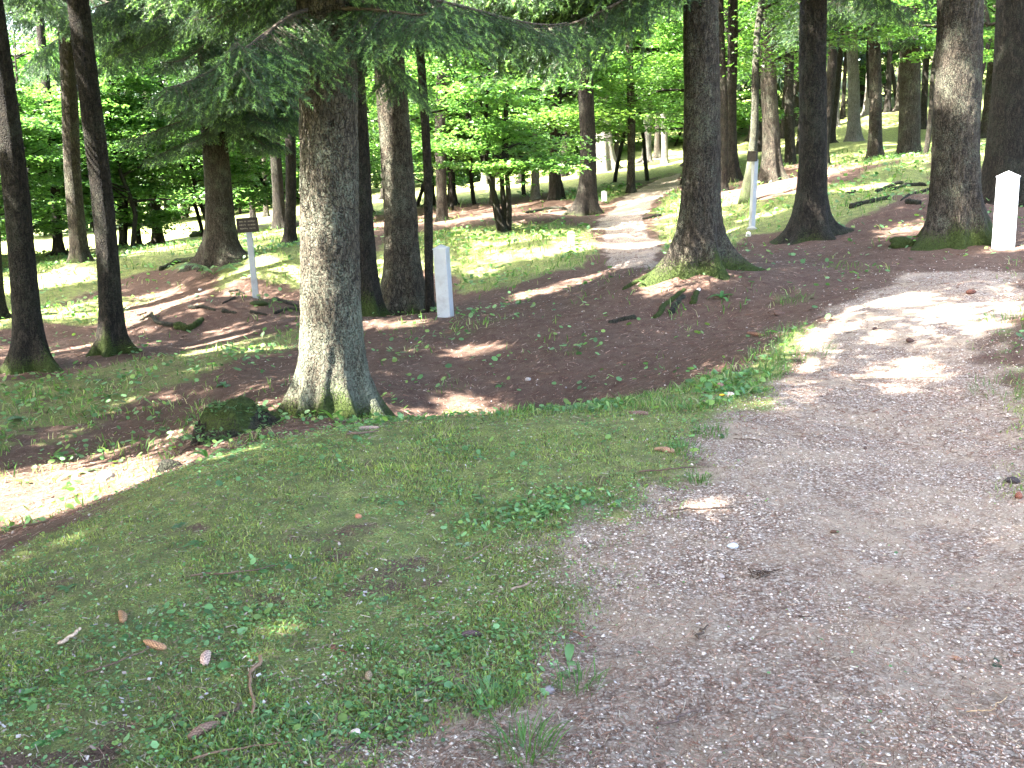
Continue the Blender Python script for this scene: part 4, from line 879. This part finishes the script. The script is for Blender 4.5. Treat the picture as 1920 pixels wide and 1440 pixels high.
# ------------------------------------------------------------------ spruce cones
def cone_mesh(L, r, col, seed, openness=.2):
    rg = np.random.default_rng(seed); rows = 34; n = 26; mb = MB(); V = []; C = []
    u = np.linspace(0, 1, rows); a = np.arange(n)*2*pi/n; U, A = np.meshgrid(u, a, indexing='ij')
    prof = np.sin(np.clip(U*.94+.05, 0, 1)*pi)**.42*(1-.35*U)
    k = 9; ph = (U*L/r*1.35) ; w = np.abs(np.sin(A*k/2+ph*2.2))*np.abs(np.sin(A*k/2-ph*2.2)); sc = 1+openness*(w-.4)
    rr = r*prof*sc; bend = .06*L*np.sin(U*pi)
    V = np.stack([(U-.5)*L, rr*np.cos(A)+bend, rr*np.sin(A)], -1).reshape(-1, 3)
    i = np.arange(rows-1)[:, None]*n; j = np.arange(n)[None]; kk = (j+1) % n
    Q = np.stack([i+j, i+kk, i+n+kk, i+n+j], -1).reshape(-1, 4)
    V = np.vstack([V, [-L/2-.004, 0, 0], [L/2+.002, 0, 0]]); jj = np.arange(n)
    T = np.vstack([np.stack([np.full(n, rows*n), (jj+1) % n, jj], -1), np.stack([np.full(n, rows*n+1), (rows-1)*n+jj, (rows-1)*n+(jj+1) % n], -1)])
    cc = np.array(col)[None]*(.35+1.1*np.append(w.ravel(), [.3, .3]))[:, None]*(.8+.4*rg.random((len(V), 1)))
    return mesh_np('spruce_cone', V, [Q, T], M_litter, {'tint': cc}, smooth=True)
CN = [(227,1160,.115,.017,118,(.30,.17,.09),'brown cone pointing up the slope, farthest left on the moss'),
 (290,1213,.105,.016,152,(.36,.2,.11),'light brown cone with dark end, right of the farthest left one'),
 (389,1240,.10,.019,98,(.50,.34,.27),'pale flaky cone beside a grey chip on the lower left moss'),
 (386,1375,.11,.017,50,(.20,.12,.085),'dark brown cone lowest in the picture at the left'),
 (1196,777,.13,.02,166,(.22,.13,.10),'dark reddish cone on grass just below the pit edge'),
 (1246,849,.12,.018,160,(.34,.2,.13),'brown cone with pale tip on grass beside the gravel'),
 (692,806,.13,.02,0,(.33,.24,.20),'grey brown cone lying at the foot of the largest spruce'),
 (1418,631,.19,.026,150,(.17,.085,.055),'dark cone lying on the bank above the pit, left of the grass tuft'),
 (1462,591,.13,.026,20,(.12,.07,.05),'dark lumpy cone near the path edge above the pit'),
 (1821,551,.10,.030,10,(.12,.05,.035),'dark cone alone on the sunny gravel near the right edge'),
 (1707,643,.09,.024,30,(.10,.055,.04),'small dark cone in the middle of the upper gravel'),
 (886,1194,.075,.014,5,(.09,.06,.06),'small blackish cone where moss meets gravel'),
 (1897,907,.07,.022,170,(.05,.04,.04),'black cone at the right edge of the gravel'),
 (1910,934,.06,.02,60,(.22,.08,.05),'reddish cone at the right edge just below the black cone'),
 (1565,1000,.04,.010,10,(.10,.05,.03),'tiny dark cone piece on the middle gravel'),
 (1622,842,.04,.012,80,(.09,.06,.05),'tiny round dark cone piece on the upper gravel'),
 (692,1272,.055,.014,95,(.26,.19,.12),'tan cone half hidden in moss near the bottom centre'),
 (1640,618,.05,.014,30,(.09,.05,.04),'small dark cone beside the sunny band of gravel')]
for i, (px, py, L, r, an, c, lab) in enumerate(CN):
    p = hit(px, py); o = link('spruce_cone', cone_mesh(L, r, c, i, .22), None, (p[0], p[1], p[2]+r*.55)); o.rotation_euler = (R.random()*6, radians(R.normal()*4), radians(an)); tag(o, lab, 'cone')

# ------------------------------------------------------------------ stones
def rock_mesh(name, sx, sy, sz, col, seed, mat=None, rough=.25, moss=None):
    n, m = 22, 14; a = np.arange(n)*2*pi/n; p = np.linspace(.02, pi-.02, m); Pp, A = np.meshgrid(p, a, indexing='ij')
    d = np.stack([np.sin(Pp)*np.cos(A), np.sin(Pp)*np.sin(A), np.cos(Pp)], -1)
    k = 1+rough*fbm(d[..., 0]*1.6+seed, d[..., 1]*1.6, d[..., 2]*1.6, seed, 3)+.08*vnoise(d[..., 0]*6, d[..., 1]*6+seed, d[..., 2]*6, seed)
    V = (d*k[..., None]*np.array([sx, sy, sz])).reshape(-1, 3); i = np.arange(m-1)[:, None]*n; j = np.arange(n)[None]; kk = (j+1) % n
    Q = np.stack([i+j, i+n+j, i+n+kk, i+kk], -1).reshape(-1, 4)
    c = np.broadcast_to(np.array(col), V.shape)
    return mesh_np(name, V, [Q], mat or M_stone, {'tint': c}, smooth=True)
for i, (px, py, sx, sy, sz, c, lab) in enumerate([
 (1374,1028,.024,.02,.014,(.42,.45,.48),'blue grey pebble on the gravel right of the moss'),
 (1403,443,.045,.04,.05,(.8,.75,.72),'pale broken stone at the foot of the right sign post'),
 (1409,431,.08,.06,.035,(.4,.4,.38),'flat grey footing stone under the right sign post'),
 (1418,366,.06,.05,.045,(.85,.82,.8),'white stone lying behind the right sign post'),
 (198,898,.09,.06,.045,(.30,.27,.22),'brown stone in the bright patch of the left hollow'),
 (990,715,.03,.026,.022,(.3,.27,.25),'lone grey stone on the pit floor'),
 (672,971,.018,.016,.013,(.42,.18,.10),'small orange brick chip in the moss'),
 (1350,728,.035,.035,.03,(.30,.16,.13),'reddish round stone in the grass at the pit edge'),
 (1369,744,.03,.03,.026,(.62,.48,.42),'pinkish round stone in the grass at the pit edge'),
 (1350,1083,.02,.014,.008,(.3,.25,.22),'flat dark pebble on the middle gravel'),
 (1030,1298,.018,.016,.014,(.22,.2,.22),'dark bluish chip in the grass near the bottom centre'),
 (375,545,.04,.03,.02,(.9,.9,.88),'white stone on the left rim of the left mound'),
 (1310,545,.02,.02,.02,(.85,.82,.8),'white pebble below the root mound spruce'),
 (665,1380,.022,.018,.012,(.60,.48,.42),'pinkish pebble near the bottom edge')]):
    p = hit(px, py); o = link('stone', rock_mesh('stone', sx, sy, sz, c, 30+i), None, (p[0], p[1], p[2]+sz*.35)); o.rotation_euler = (.1, .1, i*1.3); tag(o, lab, 'stone')
p = hit(486, 571); o = link('moss_cushion', rock_mesh('moss_cushion', .14, .11, .05, (.9,)*3, 61, M_spruce), None, (p[0], p[1], p[2]+.0)); tag(o, 'bright moss cushion at the foot of the left sign post', 'moss')
p = hit(1693, 463); o = link('mossy_root_stump', rock_mesh('mossy_root_stump', .20, .13, .09, (.72,)*3, 62, M_spruce, .5), None, (p[0], p[1], p[2]+.03)); tag(o, 'low dark mossy lump left of the thick knobbly spruce', 'stump')
p = hit(322, 880); o = link('mossy_root_stump', rock_mesh('mossy_root_stump', .09, .06, .06, (.3,)*3, 63, M_dark, .6), None, (p[0], p[1], p[2]+.0)); tag(o, 'small dark knob on the moss edge above the bright hollow', 'stump')
p = hit(780, 414); o = link('mossy_root_stump', rock_mesh('mossy_root_stump', .17, .13, .13, (.5,)*3, 64, M_dark, .4), None, (p[0]+.8, p[1], p[2]+.03)); tag(o, 'low dark stump on the bank behind the left white post', 'stump')
p = hit(375, 443); o = link('mossy_root_stump', rock_mesh('mossy_root_stump', .35, .2, .16, (.6,)*3, 65, M_dark, .4), None, (p[0], p[1], p[2]+.03)); tag(o, 'mossy fallen log end left of the spruce behind the sign', 'stump')

# mossy stump in front of the largest spruce
def stump():
    p = hit(450, 800); b = at(452, 815, 7.35); z = H1(b[0], b[1]); n, m = 90, 26; a = np.arange(n)*2*pi/n; t = np.linspace(0, 1, m); Tt, A = np.meshgrid(t, a, indexing='ij')
    side = Tt < .62; hz = np.where(side, Tt/.62*.33-.20, .13+.07*np.sin((Tt-.62)/.38*pi/2)); rr = np.where(side, .38-.11*(Tt/.62)**.6, .27*np.cos((Tt-.62)/.38*pi/2)+.001)
    k = 1+.26*fbm(np.cos(A)*1.6, np.sin(A)*1.6, hz*5, 12, 3)+.05*vnoise(np.cos(A)*9, np.sin(A)*9, hz*20, 2)
    zz = hz+(.09*fbm(np.cos(A)*rr*7, np.sin(A)*rr*7, 0, 5, 3)-.10*np.cos(A)*rr/.27*(np.cos(A) > 0))*sstep(.3, .7, Tt)
    V = np.stack([rr*k*np.cos(A)*1.05, rr*k*np.sin(A)*.8, zz], -1).reshape(-1, 3); i = np.arange(m-1)[:, None]*n; j = np.arange(n)[None]; kk = (j+1) % n
    Q = np.stack([i+j, i+kk, i+n+kk, i+n+j], -1).reshape(-1, 4)
    mo = np.where(side, .25+.35*(Tt > .45), .95)-.75*((np.cos(A) < -.75) & side)-.9*((np.cos(A)*rr > .11) & (np.sin(A) < .3) & ~side)
    c = np.repeat(np.clip(mo, 0, 1).ravel()[:, None], 3, 1)
    root = thing('stump', (b[0], b[1], z), 'broad rotting tree stump capped with moss left of the largest spruce', 'stump')
    link('wood', mesh_np('wood', V, [Q], M_dark, {'tint': c}, smooth=True), root)
    rg = np.random.default_rng(8); nn = 330; a = rg.random(nn)*2*pi; r = .29*np.sqrt(rg.random(nn)); x = r*np.cos(a); y = r*np.sin(a)*.8; lo = rg.random(nn) < .5
    r2 = .27+.12*rg.random(nn); x = np.where(lo, r2*np.cos(a)*1.05, x); y = np.where(lo, -np.abs(r2*np.sin(a)), y); zz = np.where(lo, rg.random(nn)*.12-.03, .20+.03*rg.random(nn)-.10*np.clip(np.cos(a), 0, 1)*r/.27-.05*(r/.29)**4)
    T, cc = leaf_soup(np.stack([x, y, zz], -1), .034, .5, np.array([.06, .125, .05])*(.6+.8*rg.random((nn, 1))), rg); soup('ivy', T, cc, M_herb, root)
stump()

# ------------------------------------------------------------------ single plants
def leaf_blade(mb, p, az, L, W, rise, bendk, col, seg=6):
    d = np.array([cos(az), sin(az), 0]); sd = np.array([-sin(az), cos(az), 0]); u = np.linspace(0, 1, seg+1)
    c = p+np.outer(L*u*np.cos(rise-bendk*u), d)+np.outer(L*u*np.sin(rise-bendk*u), [0, 0, 1.]); w = W*.5*np.sin(np.clip(u*.93+.06, 0, 1)*pi)**.75
    V = np.stack([c-sd*w[:, None], c+np.array([0, 0, -.12*W]), c+sd*w[:, None]], 1).reshape(-1, 3); Q = []
    for k in range(seg): Q += [(3*k, 3*k+1, 3*k+4, 3*k+3), (3*k+1, 3*k+2, 3*k+5, 3*k+4)]
    mb.add(V, Q, col=col)
def plant(px, py, n, L, W, rise, col, label, seed, cat='plant', name='low_plant', bendk=.9, az=None, group=None):
    rg = np.random.default_rng(seed); p = hit(px, py); mb = MB()
    for k in range(n):
        a = 2*pi*(k+rg.random()*.7)/n if az is None else radians(az[0]+(az[1]-az[0])*rg.random())
        leaf_blade(mb, np.array([0, 0, .0]), a, L*(.6+.6*rg.random()), W*(.7+.5*rg.random()), rise*(.7+.6*rg.random()), bendk*(.6+.8*rg.random()), np.array(col)*(.75+.5*rg.random()))
    o = mb.build(name, M_herb); o.location = tuple(p); tag(o, label, cat, group)
PL = [(624,788,3,.17,.045,1.45,(.09,.20,.03),'upright broad green leaves at the foot of the largest spruce'),
 (641,792,3,.10,.03,1.2,(.08,.19,.03),'small leafy shoot right of the upright broad leaves'),
 (1352,560,7,.16,.05,.9,(.07,.17,.06),'tall leafy weed on the bare bank below the root mound spruce'),
 (1332,603,0,0,0,0,0,''),(142,892,8,.22,.04,.7,(.22,.30,.16),'pale strap leaved plant in the bright hollow at the left'),
 (45,786,4,.16,.11,.6,(.06,.15,.05),'single large round leaves at the left edge of the hollow'),
 (420,724,5,.13,.06,.8,(.06,.14,.06),'broad leaved weed left of the largest spruce'),
 (176,775,7,.15,.03,1.0,(.06,.14,.04),'tufted strap leaved plant in the left hollow'),
 (205,748,6,.14,.03,1.0,(.06,.14,.04),'leafy tuft just above the strap leaved one in the hollow'),
 (388,860,4,.16,.035,1.3,(.06,.15,.04),'upright dock leaf beside the mossy stump'),
 (940,722,4,.10,.06,.5,(.07,.17,.06),'low round leaved plant alone on the pit floor'),
 (848,775,4,.10,.03,1.0,(.12,.22,.05),'bright little shoot on the pit edge'),
 (1068,1265,5,.07,.022,.5,(.08,.18,.07),'small rosette in the gravel at lower centre'),
 (1066,1240,2,.09,.035,1.1,(.10,.2,.08),'single spoon shaped leaf standing in the gravel'),
 (590,1050,5,.05,.028,.5,(.08,.18,.08),'small clover like rosette in mid moss'),
 (340,985,6,.07,.03,.6,(.07,.16,.08),'pale leaved herb patch plant on the left moss'),
 (372,1022,6,.07,.03,.6,(.07,.16,.06),'round leaved herb below the pale leaved one'),
 (90,1390,4,.08,.035,.6,(.06,.17,.05),'broad green leaves near the bottom left corner'),
 (125,1105,5,.06,.02,.6,(.07,.15,.06),'little rosette above the farthest left cone'),
 (45,1245,5,.07,.032,.5,(.06,.17,.06),'leafy herb at the left edge of the moss'),
 (855,1298,5,.07,.03,.6,(.07,.17,.06),'herb with round leaves near the bottom centre'),
 (1295,917,2,.07,.04,.2,(.14,.28,.17),'flat pale green leaf lying on the gravel edge'),
 (1868,1243,2,.07,.03,.5,(.05,.09,.06),'dark green leaf on the gravel at the lower right'),
 (1805,1238,3,.055,.035,.35,(.34,.18,.11),'dry brown leaf on the gravel at the lower right'),
 (1540,1022,2,.03,.01,.3,(.3,.28,.2),'small dry leaf in the middle of the gravel'),
 (120,1145,3,.05,.03,.4,(.3,.28,.27),'grey dead leaf on the left moss'),
 (175,1095,3,.06,.03,.4,(.25,.22,.2),'dead brown leaf above the farthest left cone'),
 (1030,1215,3,.04,.02,.3,(.28,.2,.14),'dead leaf scrap in the gravel at lower centre'),
 (820,950,3,.06,.03,.5,(.22,.32,.2),'pale upturned leaf in the upper moss'),
 (775,888,1,.12,.018,.5,(.25,.3,.2),'curled pale grass leaf in the upper moss'),
 (870,1022,3,.05,.03,.5,(.25,.36,.25),'silvery leaf in the moss left of the clover patch'),
 (790,1068,3,.05,.03,.5,(.25,.36,.25),'pair of silvery leaves in mid moss'),
 (290,1140,3,.06,.03,.4,(.22,.33,.2),'pale leaf lying above the second cone')]
for i, (px, py, n, L, W, ri, c, lab) in enumerate(PL):
    if n: plant(px, py, n, L, W, ri, c, lab, 200+i)
def tuft(px, py, n, L, label, seed, rad=.06, col=(.06,.13,.03), W=.004):
    rg = np.random.default_rng(seed); p = hit(px, py); mb = MB()
    for k in range(n):
        a = rg.random()*2*pi; r = rad*sqrt(rg.random()); q = np.array([r*cos(a), r*sin(a), 0]); q[2] = H1(p[0]+q[0], p[1]+q[1])-p[2]
        leaf_blade(mb, q, a+rg.normal()*.6, L*(.5+.7*rg.random()), W*(.8+.5*rg.random()), 1.45*(.75+.25*rg.random()), .9*rg.random(), np.array(col)*(.6+.9*rg.random()), 4)
    o = mb.build('grass_tuft', M_herb); o.location = tuple(p); tag(o, label, 'grass tuft')
for a in [(985,1415,90,.11,'long bladed grass tuft at the bottom centre edge',1,.08),(1480,668,220,.11,'bright grass clump between the pit bank and the gravel',2,.35),(1440,700,120,.09,'sunlit grass clump below the bright clump at the gravel edge',3,.2),
          (1470,628,120,.12,'grass clump at the top end of the pit bank',4,.25),(1490,566,90,.10,'dark grass tuft at the path edge above the pit',5,.2),(1310,905,60,.07,'little grass tuft by the flat pale leaf',6,.06),(1905,600,150,.10,'grass patch at the right edge of the gravel',7,.35),
          (1900,735,130,.09,'lower grass patch at the right edge of the gravel',8,.3),(1085,1290,60,.08,'grass tuft in the gravel near the bottom',9,.07),(1330,815,120,.06,'grass tuft where the gravel begins',10,.12),(930,1330,50,.09,'sparse grass in the gravel fringe near the bottom',11,.08),
          (700,1225,50,.06,'fine grass tuft in the lower moss',12,.05),(1280,845,110,.06,'grass around the brown cone with pale tip',13,.12)]: tuft(*a[:5], a[5], a[6])
def debris():
    p = hit(1432, 1080); rg = np.random.default_rng(21); mb = MB()
    for k in range(26):
        a = rg.random()*6.28; L = .02+.05*rg.random(); c = np.array([rg.normal()*.028, rg.normal()*.016, .006+.008*rg.random()]); d = np.array([cos(a), sin(a), rg.normal()*.2])*L/2
        mb.tube([c-d, c+[0, 0, .003], c+d], .0016, 5, col=np.array([.7, .55, .45])*(.6+.8*rg.random()))
    o = mb.build('twig_debris', M_twig); o.location = tuple(p); tag(o, 'small dark tangle of twig bits in the middle of the gravel', 'debris')
debris()
def fern():
    p = hit(400, 516); root = thing('fern', p, 'green fern at the foot of the spruce behind the left sign', 'fern'); rg = np.random.default_rng(3)
    for k, (az, L) in enumerate([(170, .75), (200, .8), (150, .6), (20, .75), (-10, .6), (50, .6), (260, .5), (100, .5)]):
        mb = MB(); a = radians(az); d = np.array([cos(a), sin(a), 0]); sd = np.array([-sin(a), cos(a), 0]); u = np.linspace(0, 1, 20)
        C = np.outer(L*u*.9, d)+np.outer(L*(.9*u-.75*u*u), [0, 0, 1.]); mb.tube(C, np.linspace(.006, .002, 20), 4, col=(.06, .12, .03))
        for i in range(2, 20):
            w = .17*L/.7*sin(pi*min(1, (1-u[i])*1.1+.02))**.8
            for sg in (-1, 1): 
                q = C[i]; e = q+sg*sd*w+d*w*.35+np.array([0, 0, -.03]); h = d*.016; mb.add([q-h, q+h, e], T=[(0, 1, 2)], col=np.array([.06, .14, .055])*(.7+.6*rg.random()))
        mb.build('frond', M_herb, root, smooth=False)
fern()
def flower():
    p = hit(1353, 757); root = thing('dandelion', p, 'single yellow flower head in the grass at the pit edge', 'flower'); mb = MB(); rg = np.random.default_rng(1)
    mb.tube([(0,0,0),(.004,0,.03),(.0,0,.06)], .0022, 5, col=(.08,.16,.04)); mb.build('stem', M_herb, root); mb = MB()
    for k in range(34): leaf_blade(mb, np.array([0, 0, .06]), k*2.4, .022*(.6+.5*rg.random()), .006, .5*rg.random(), .2, (.85, .55, .03), 3)
    mb.build('petals', M_litter, root)
flower()
# ------------------------------------------------------------------ ground cover nobody could count
def polar(n, r0, r1, a=38, pw=0.):
    u = R.random(n); r = r0*(r1/r0)**u; an = np.radians((R.random(n)*2-1)*a); return r*np.sin(an), r*np.cos(an)
def stuff(name, T, c, mat, label):
    n = len(T); o = link(name, mesh_np(name, T.reshape(-1, 3), np.arange(n*3).reshape(-1, 3), mat, {'tint': c.reshape(-1, 3)})); tag(o, label, name.replace('_', ' '), kind='stuff'); return o
def blades(n, r0, r1, h, w, keepf, cols):
    x, y = polar(n, r0, r1); p, g = masks(x, y); cl = fbm(x*2.3, y*2.3, 0, 71, 3); k = keepf(x, y, p, g, cl) > R.random(n)
    x, y, cl = x[k], y[k], cl[k]; n = len(x); z = H(x, y); B = np.stack([x, y, z-.003], -1); r = np.hypot(x, y); s = (.5+.9*R.random(n)**1.4)*(1+.55*np.clip(cl, -.5, 1))*np.clip(1+(r-4)*.05, .9, 2.2)
    a = R.random(n)*2*pi; sd = np.stack([np.cos(a), np.sin(a), 0*a], -1)*(w*s*.5)[:, None]; ln = np.stack([R.normal(size=n), R.normal(size=n), 0*a], -1)*.55
    hh = (h*s)[:, None]; up = np.array([0, 0, 1.]); m = B+ln*hh*.35+up*hh*.6; t = B+ln*hh*1.1+up*hh*.95
    T = np.stack([np.stack([B-sd, B+sd, m+sd*.7], 1), np.stack([B-sd, m+sd*.7, m-sd*.7], 1), np.stack([m-sd*.7, m+sd*.7, t], 1)], 1).reshape(-1, 3, 3)
    c = np.array(cols)[R.integers(len(cols), size=n)]*(.65+.7*R.random((n, 1)))*(1+.35*cl[:, None]); return T, np.repeat(c, 9, 0)
def rounds(n, r0, r1, size, keepf, cols, tilt=.35, lift=.012, stalk=True):
    """small round leaves, 5 triangle fans"""
    x, y = polar(n, r0, r1); p, g = masks(x, y); cl = fbm(x*1.9+5, y*1.9, 0, 91, 4, .6); k = keepf(x, y, p, g, cl) > R.random(n)
    x, y = x[k], y[k]; n = len(x); z = H(x, y); r = np.hypot(x, y); s = size*(.5+.9*R.random(n)**1.3)*np.clip(1+(r-5)*.055, .9, 2.6)
    C = np.stack([x, y, z+lift*(.3+1.4*R.random(n))*np.clip(r/6, 1, 2.5)], -1); nv = nrm(np.stack([R.normal(size=n)*tilt, R.normal(size=n)*tilt, np.ones(n)], -1))
    a = R.random(n)*2*pi; ax = nrm(np.cross(nv, np.stack([np.cos(a), np.sin(a), 0*a], -1))); sd = np.cross(nv, ax); rim = []; el = R.random((n, 1))**2
    for k2 in range(6):
        an = k2*pi/3; q = .5*(.85+.25*R.random(n)); rim.append(C+(ax*cos(an)*(1.1+.5*el)+sd*sin(an))*(s*q)[:, None]+nv*(s*.06)[:, None])
    T = np.stack([np.stack([rim[0], rim[1], rim[2]], 1), np.stack([rim[0], rim[2], rim[3]], 1), np.stack([rim[0], rim[3], rim[4]], 1), np.stack([rim[0], rim[4], rim[5]], 1)], 1).reshape(-1, 3, 3)
    c = np.array(cols)[R.integers(len(cols), size=n)]*(.65+.75*R.random((n, 1))); return T, np.repeat(c, 12, 0)
def slivers(n, r0, r1, L, W, keepf, cols, a=38, z0=.004):
    x, y = polar(n, r0, r1, a); p, g = masks(x, y); k = keepf(x, y, p, g) > R.random(n); x, y = x[k], y[k]; n = len(x)
    a = R.random(n)*2*pi; r = np.hypot(x, y); l = L*(.4+1.*R.random(n))*np.clip(1+(r-4)*.04, 1, 1.8); w = W*(.7+.6*R.random(n))*np.clip(1+(r-4)*.07, 1, 2.4)
    dx, dy = np.cos(a)*l/2, np.sin(a)*l/2; x0, y0, x1, y1 = x-dx, y-dy, x+dx, y+dy; zA = H(x0, y0)+z0+.010*R.random(n)**2; zB = H(x1, y1)+z0+.010*R.random(n)**2
    A = np.stack([x0, y0, zA], -1); B = np.stack([x1, y1, zB], -1); s = np.stack([-np.sin(a), np.cos(a), R.normal(size=n)*.4], -1)*(w/2)[:, None]
    T = np.stack([np.stack([A-s, A+s, B+s], 1), np.stack([A-s, B+s, B-s], 1)], 1).reshape(-1, 3, 3)
    c = np.array(cols)[R.integers(len(cols), size=n)]*(.7+.6*R.random((n, 1))); return T, np.repeat(c, 6, 0)
def cat2(*L): return np.concatenate([a for a, b in L]), np.concatenate([b.reshape(-1, 3) for a, b in L])
fringe = lambda x, y, p, g: np.clip(g*1.1-.12+.5*(p > .15)*(p < .85)*.45, 0, 1)
MOSS = [(.14, .19, .04), (.22, .28, .07), (.26, .32, .09), (.16, .19, .06), (.05, .06, .025), (.20, .19, .12), (.09, .065, .045)]
GRS = [(.06, .13, .03), (.10, .19, .045), (.16, .22, .08), (.22, .22, .13)]
T1 = blades(290000, 2.0, 7.5, .017, .0042, lambda x, y, p, g, c: np.clip(g*1.2-.1, 0, 1)*(.65+.8*c), MOSS)
T2 = blades(90000, 2.0, 12, .032, .0032, lambda x, y, p, g, c: np.clip(fringe(x, y, p, g)*(.30+.9*c), 0, 1), GRS)
T3 = blades(110000, 6.5, 34, .05, .007, lambda x, y, p, g, c: np.clip(g*.75+.5*c-.12, 0, 1)*(p < .35), GRS+[(.06, .13, .03)])
T, c = cat2(T1, T2, T3); stuff('grass', T, c, M_herb, 'short moss and fine grass carpeting the mounds')
HB = [(.08, .18, .06), (.11, .23, .09), (.07, .15, .065), (.15, .28, .13), (.15, .24, .07)]
T1 = rounds(170000, 2.0, 9, .0105, lambda x, y, p, g, c: np.clip((g*.9-.05+.22*(p > .1)*(p < .6))*(.34+.66*sstep(-.2, .4, c)), 0, 1)*.9, HB)
T2 = rounds(16000, 2.0, 9, .026, lambda x, y, p, g, c: np.clip(g-.1, 0, 1)*sstep(.05, .35, c)*.75, HB)
T3 = rounds(60000, 6.5, 34, .034, lambda x, y, p, g, c: np.clip(g*.9*sstep(-.3, .3, c)+.13*sstep(-.1, .3, c), 0, 1)*(p < .3), HB, .45, .02)
q = hit(1010, 965); 
def clover(n=700):
    th = R.random(n)*2*pi; r = np.sqrt(R.random(n)); r = r**1.5*1.5; x = q[0]+.05+r*np.cos(th)*.34; y = q[1]+.02+r*np.sin(th)*.18+.5*(r*np.cos(th)*.34); return x, y
_pol = polar; polar = lambda n, r0, r1, a=38, pw=0.: clover(n)
T4 = rounds(750, 0, 0, .02, lambda x, y, p, g, c: np.clip(.8+c, 0, 1), HB, .45, .03); T5 = blades(600, 0, 0, .04, .004, lambda x, y, p, g, c: np.ones(len(x)), GRS)
polar = _pol
T, c = cat2(T1, T2, T3, T4, T5); stuff('ground_cover', T, c, M_herb, 'small round leaved plants scattered through moss and needles')
BRN = [(.12, .06, .04), (.20, .105, .07), (.085, .05, .035), (.27, .165, .12), (.16, .085, .06)]
T1 = slivers(110000, 1.9, 9, .022, .0017, lambda x, y, p, g: .85*(p > .3)+.25, BRN)
T2 = slivers(60000, 6, 22, .035, .0035, lambda x, y, p, g: np.clip(1-g, .1, 1)*.9, BRN+[(.28, .2, .16)])
T3 = slivers(24000, 1.9, 14, .035, .0020, lambda x, y, p, g: np.full(len(x), .6), [(.36, .31, .24), (.26, .2, .15), (.17, .12, .09)])
T4 = slivers(5500, 1.9, 18, .012, .007, lambda x, y, p, g: np.clip(.9-.6*(p > .5), 0, 1), [(.27, .23, .2), (.26, .2, .17), (.2, .14, .11), (.34, .31, .29)], z0=.008)
T, c = cat2(T1, T2, T3, T4); stuff('needle_litter', T, c, M_litter, 'fallen brown spruce needles and bark flakes over path and pit')
def pebbles(n, r0, r1, s0):
    x, y = polar(n, r0, r1); p, g = masks(x, y); cl = fbm(x*1.3, y*1.3, 0, 15, 3); k = np.clip(np.where(p > .06, .12+.95*p, 0)*(1.-.85*sstep(-.05, .35, cl))+.02, 0, 1) > R.random(n); x, y = x[k], y[k]; n = len(x)
    r = np.hypot(x, y); s = s0*(.35+.65*R.random(n)**3+.45*(R.random(n) < .02))*np.clip(1+(r-3.5)*.06, .9, 1.8)
    V0 = np.array([(0,0,1),(1,0,.1),(.3,.95,-.05),(-.8,.6,.1),(-.8,-.6,-.05),(.3,-.95,.1),(0,0,-1)]); F = np.array([(0,1,2),(0,2,3),(0,3,4),(0,4,5),(0,5,1),(6,2,1),(6,3,2),(6,4,3),(6,5,4),(6,1,5)])
    a = R.random(n)*2*pi; sc = np.stack([.75+.5*R.random(n), .6+.4*R.random(n), .38+.3*R.random(n)], -1)*s[:, None]*.5
    V = V0[None]*(1+.22*R.normal(size=(n, 7, 1)).clip(-1, 1))*sc[:, None]; ca, sa = np.cos(a)[:, None], np.sin(a)[:, None]
    V = np.stack([V[..., 0]*ca-V[..., 1]*sa, V[..., 0]*sa+V[..., 1]*ca, V[..., 2]], -1)+np.stack([x, y, H(x, y)+s*.10], -1)[:, None]
    Fi = (F[None]+(np.arange(n)*7)[:, None, None]).reshape(-1, 3)
    cols = np.array([(.61, .53, .46), (.52, .43, .36), (.40, .30, .23), (.66, .61, .55), (.31, .22, .17), (.50, .42, .31)]); c = cols[R.choice(6, n, p=[.3, .2, .17, .13, .1, .1])]*(.85+.3*R.random((n, 1)))
    o = link('gravel', mesh_np('gravel', V.reshape(-1, 3), Fi, M_stone, {'tint': np.repeat(c, 7, 0)}, smooth=True)); tag(o, 'loose pale pebbles covering the footpath', 'gravel', kind='stuff')
pebbles(130000, 1.9, 13, .017)
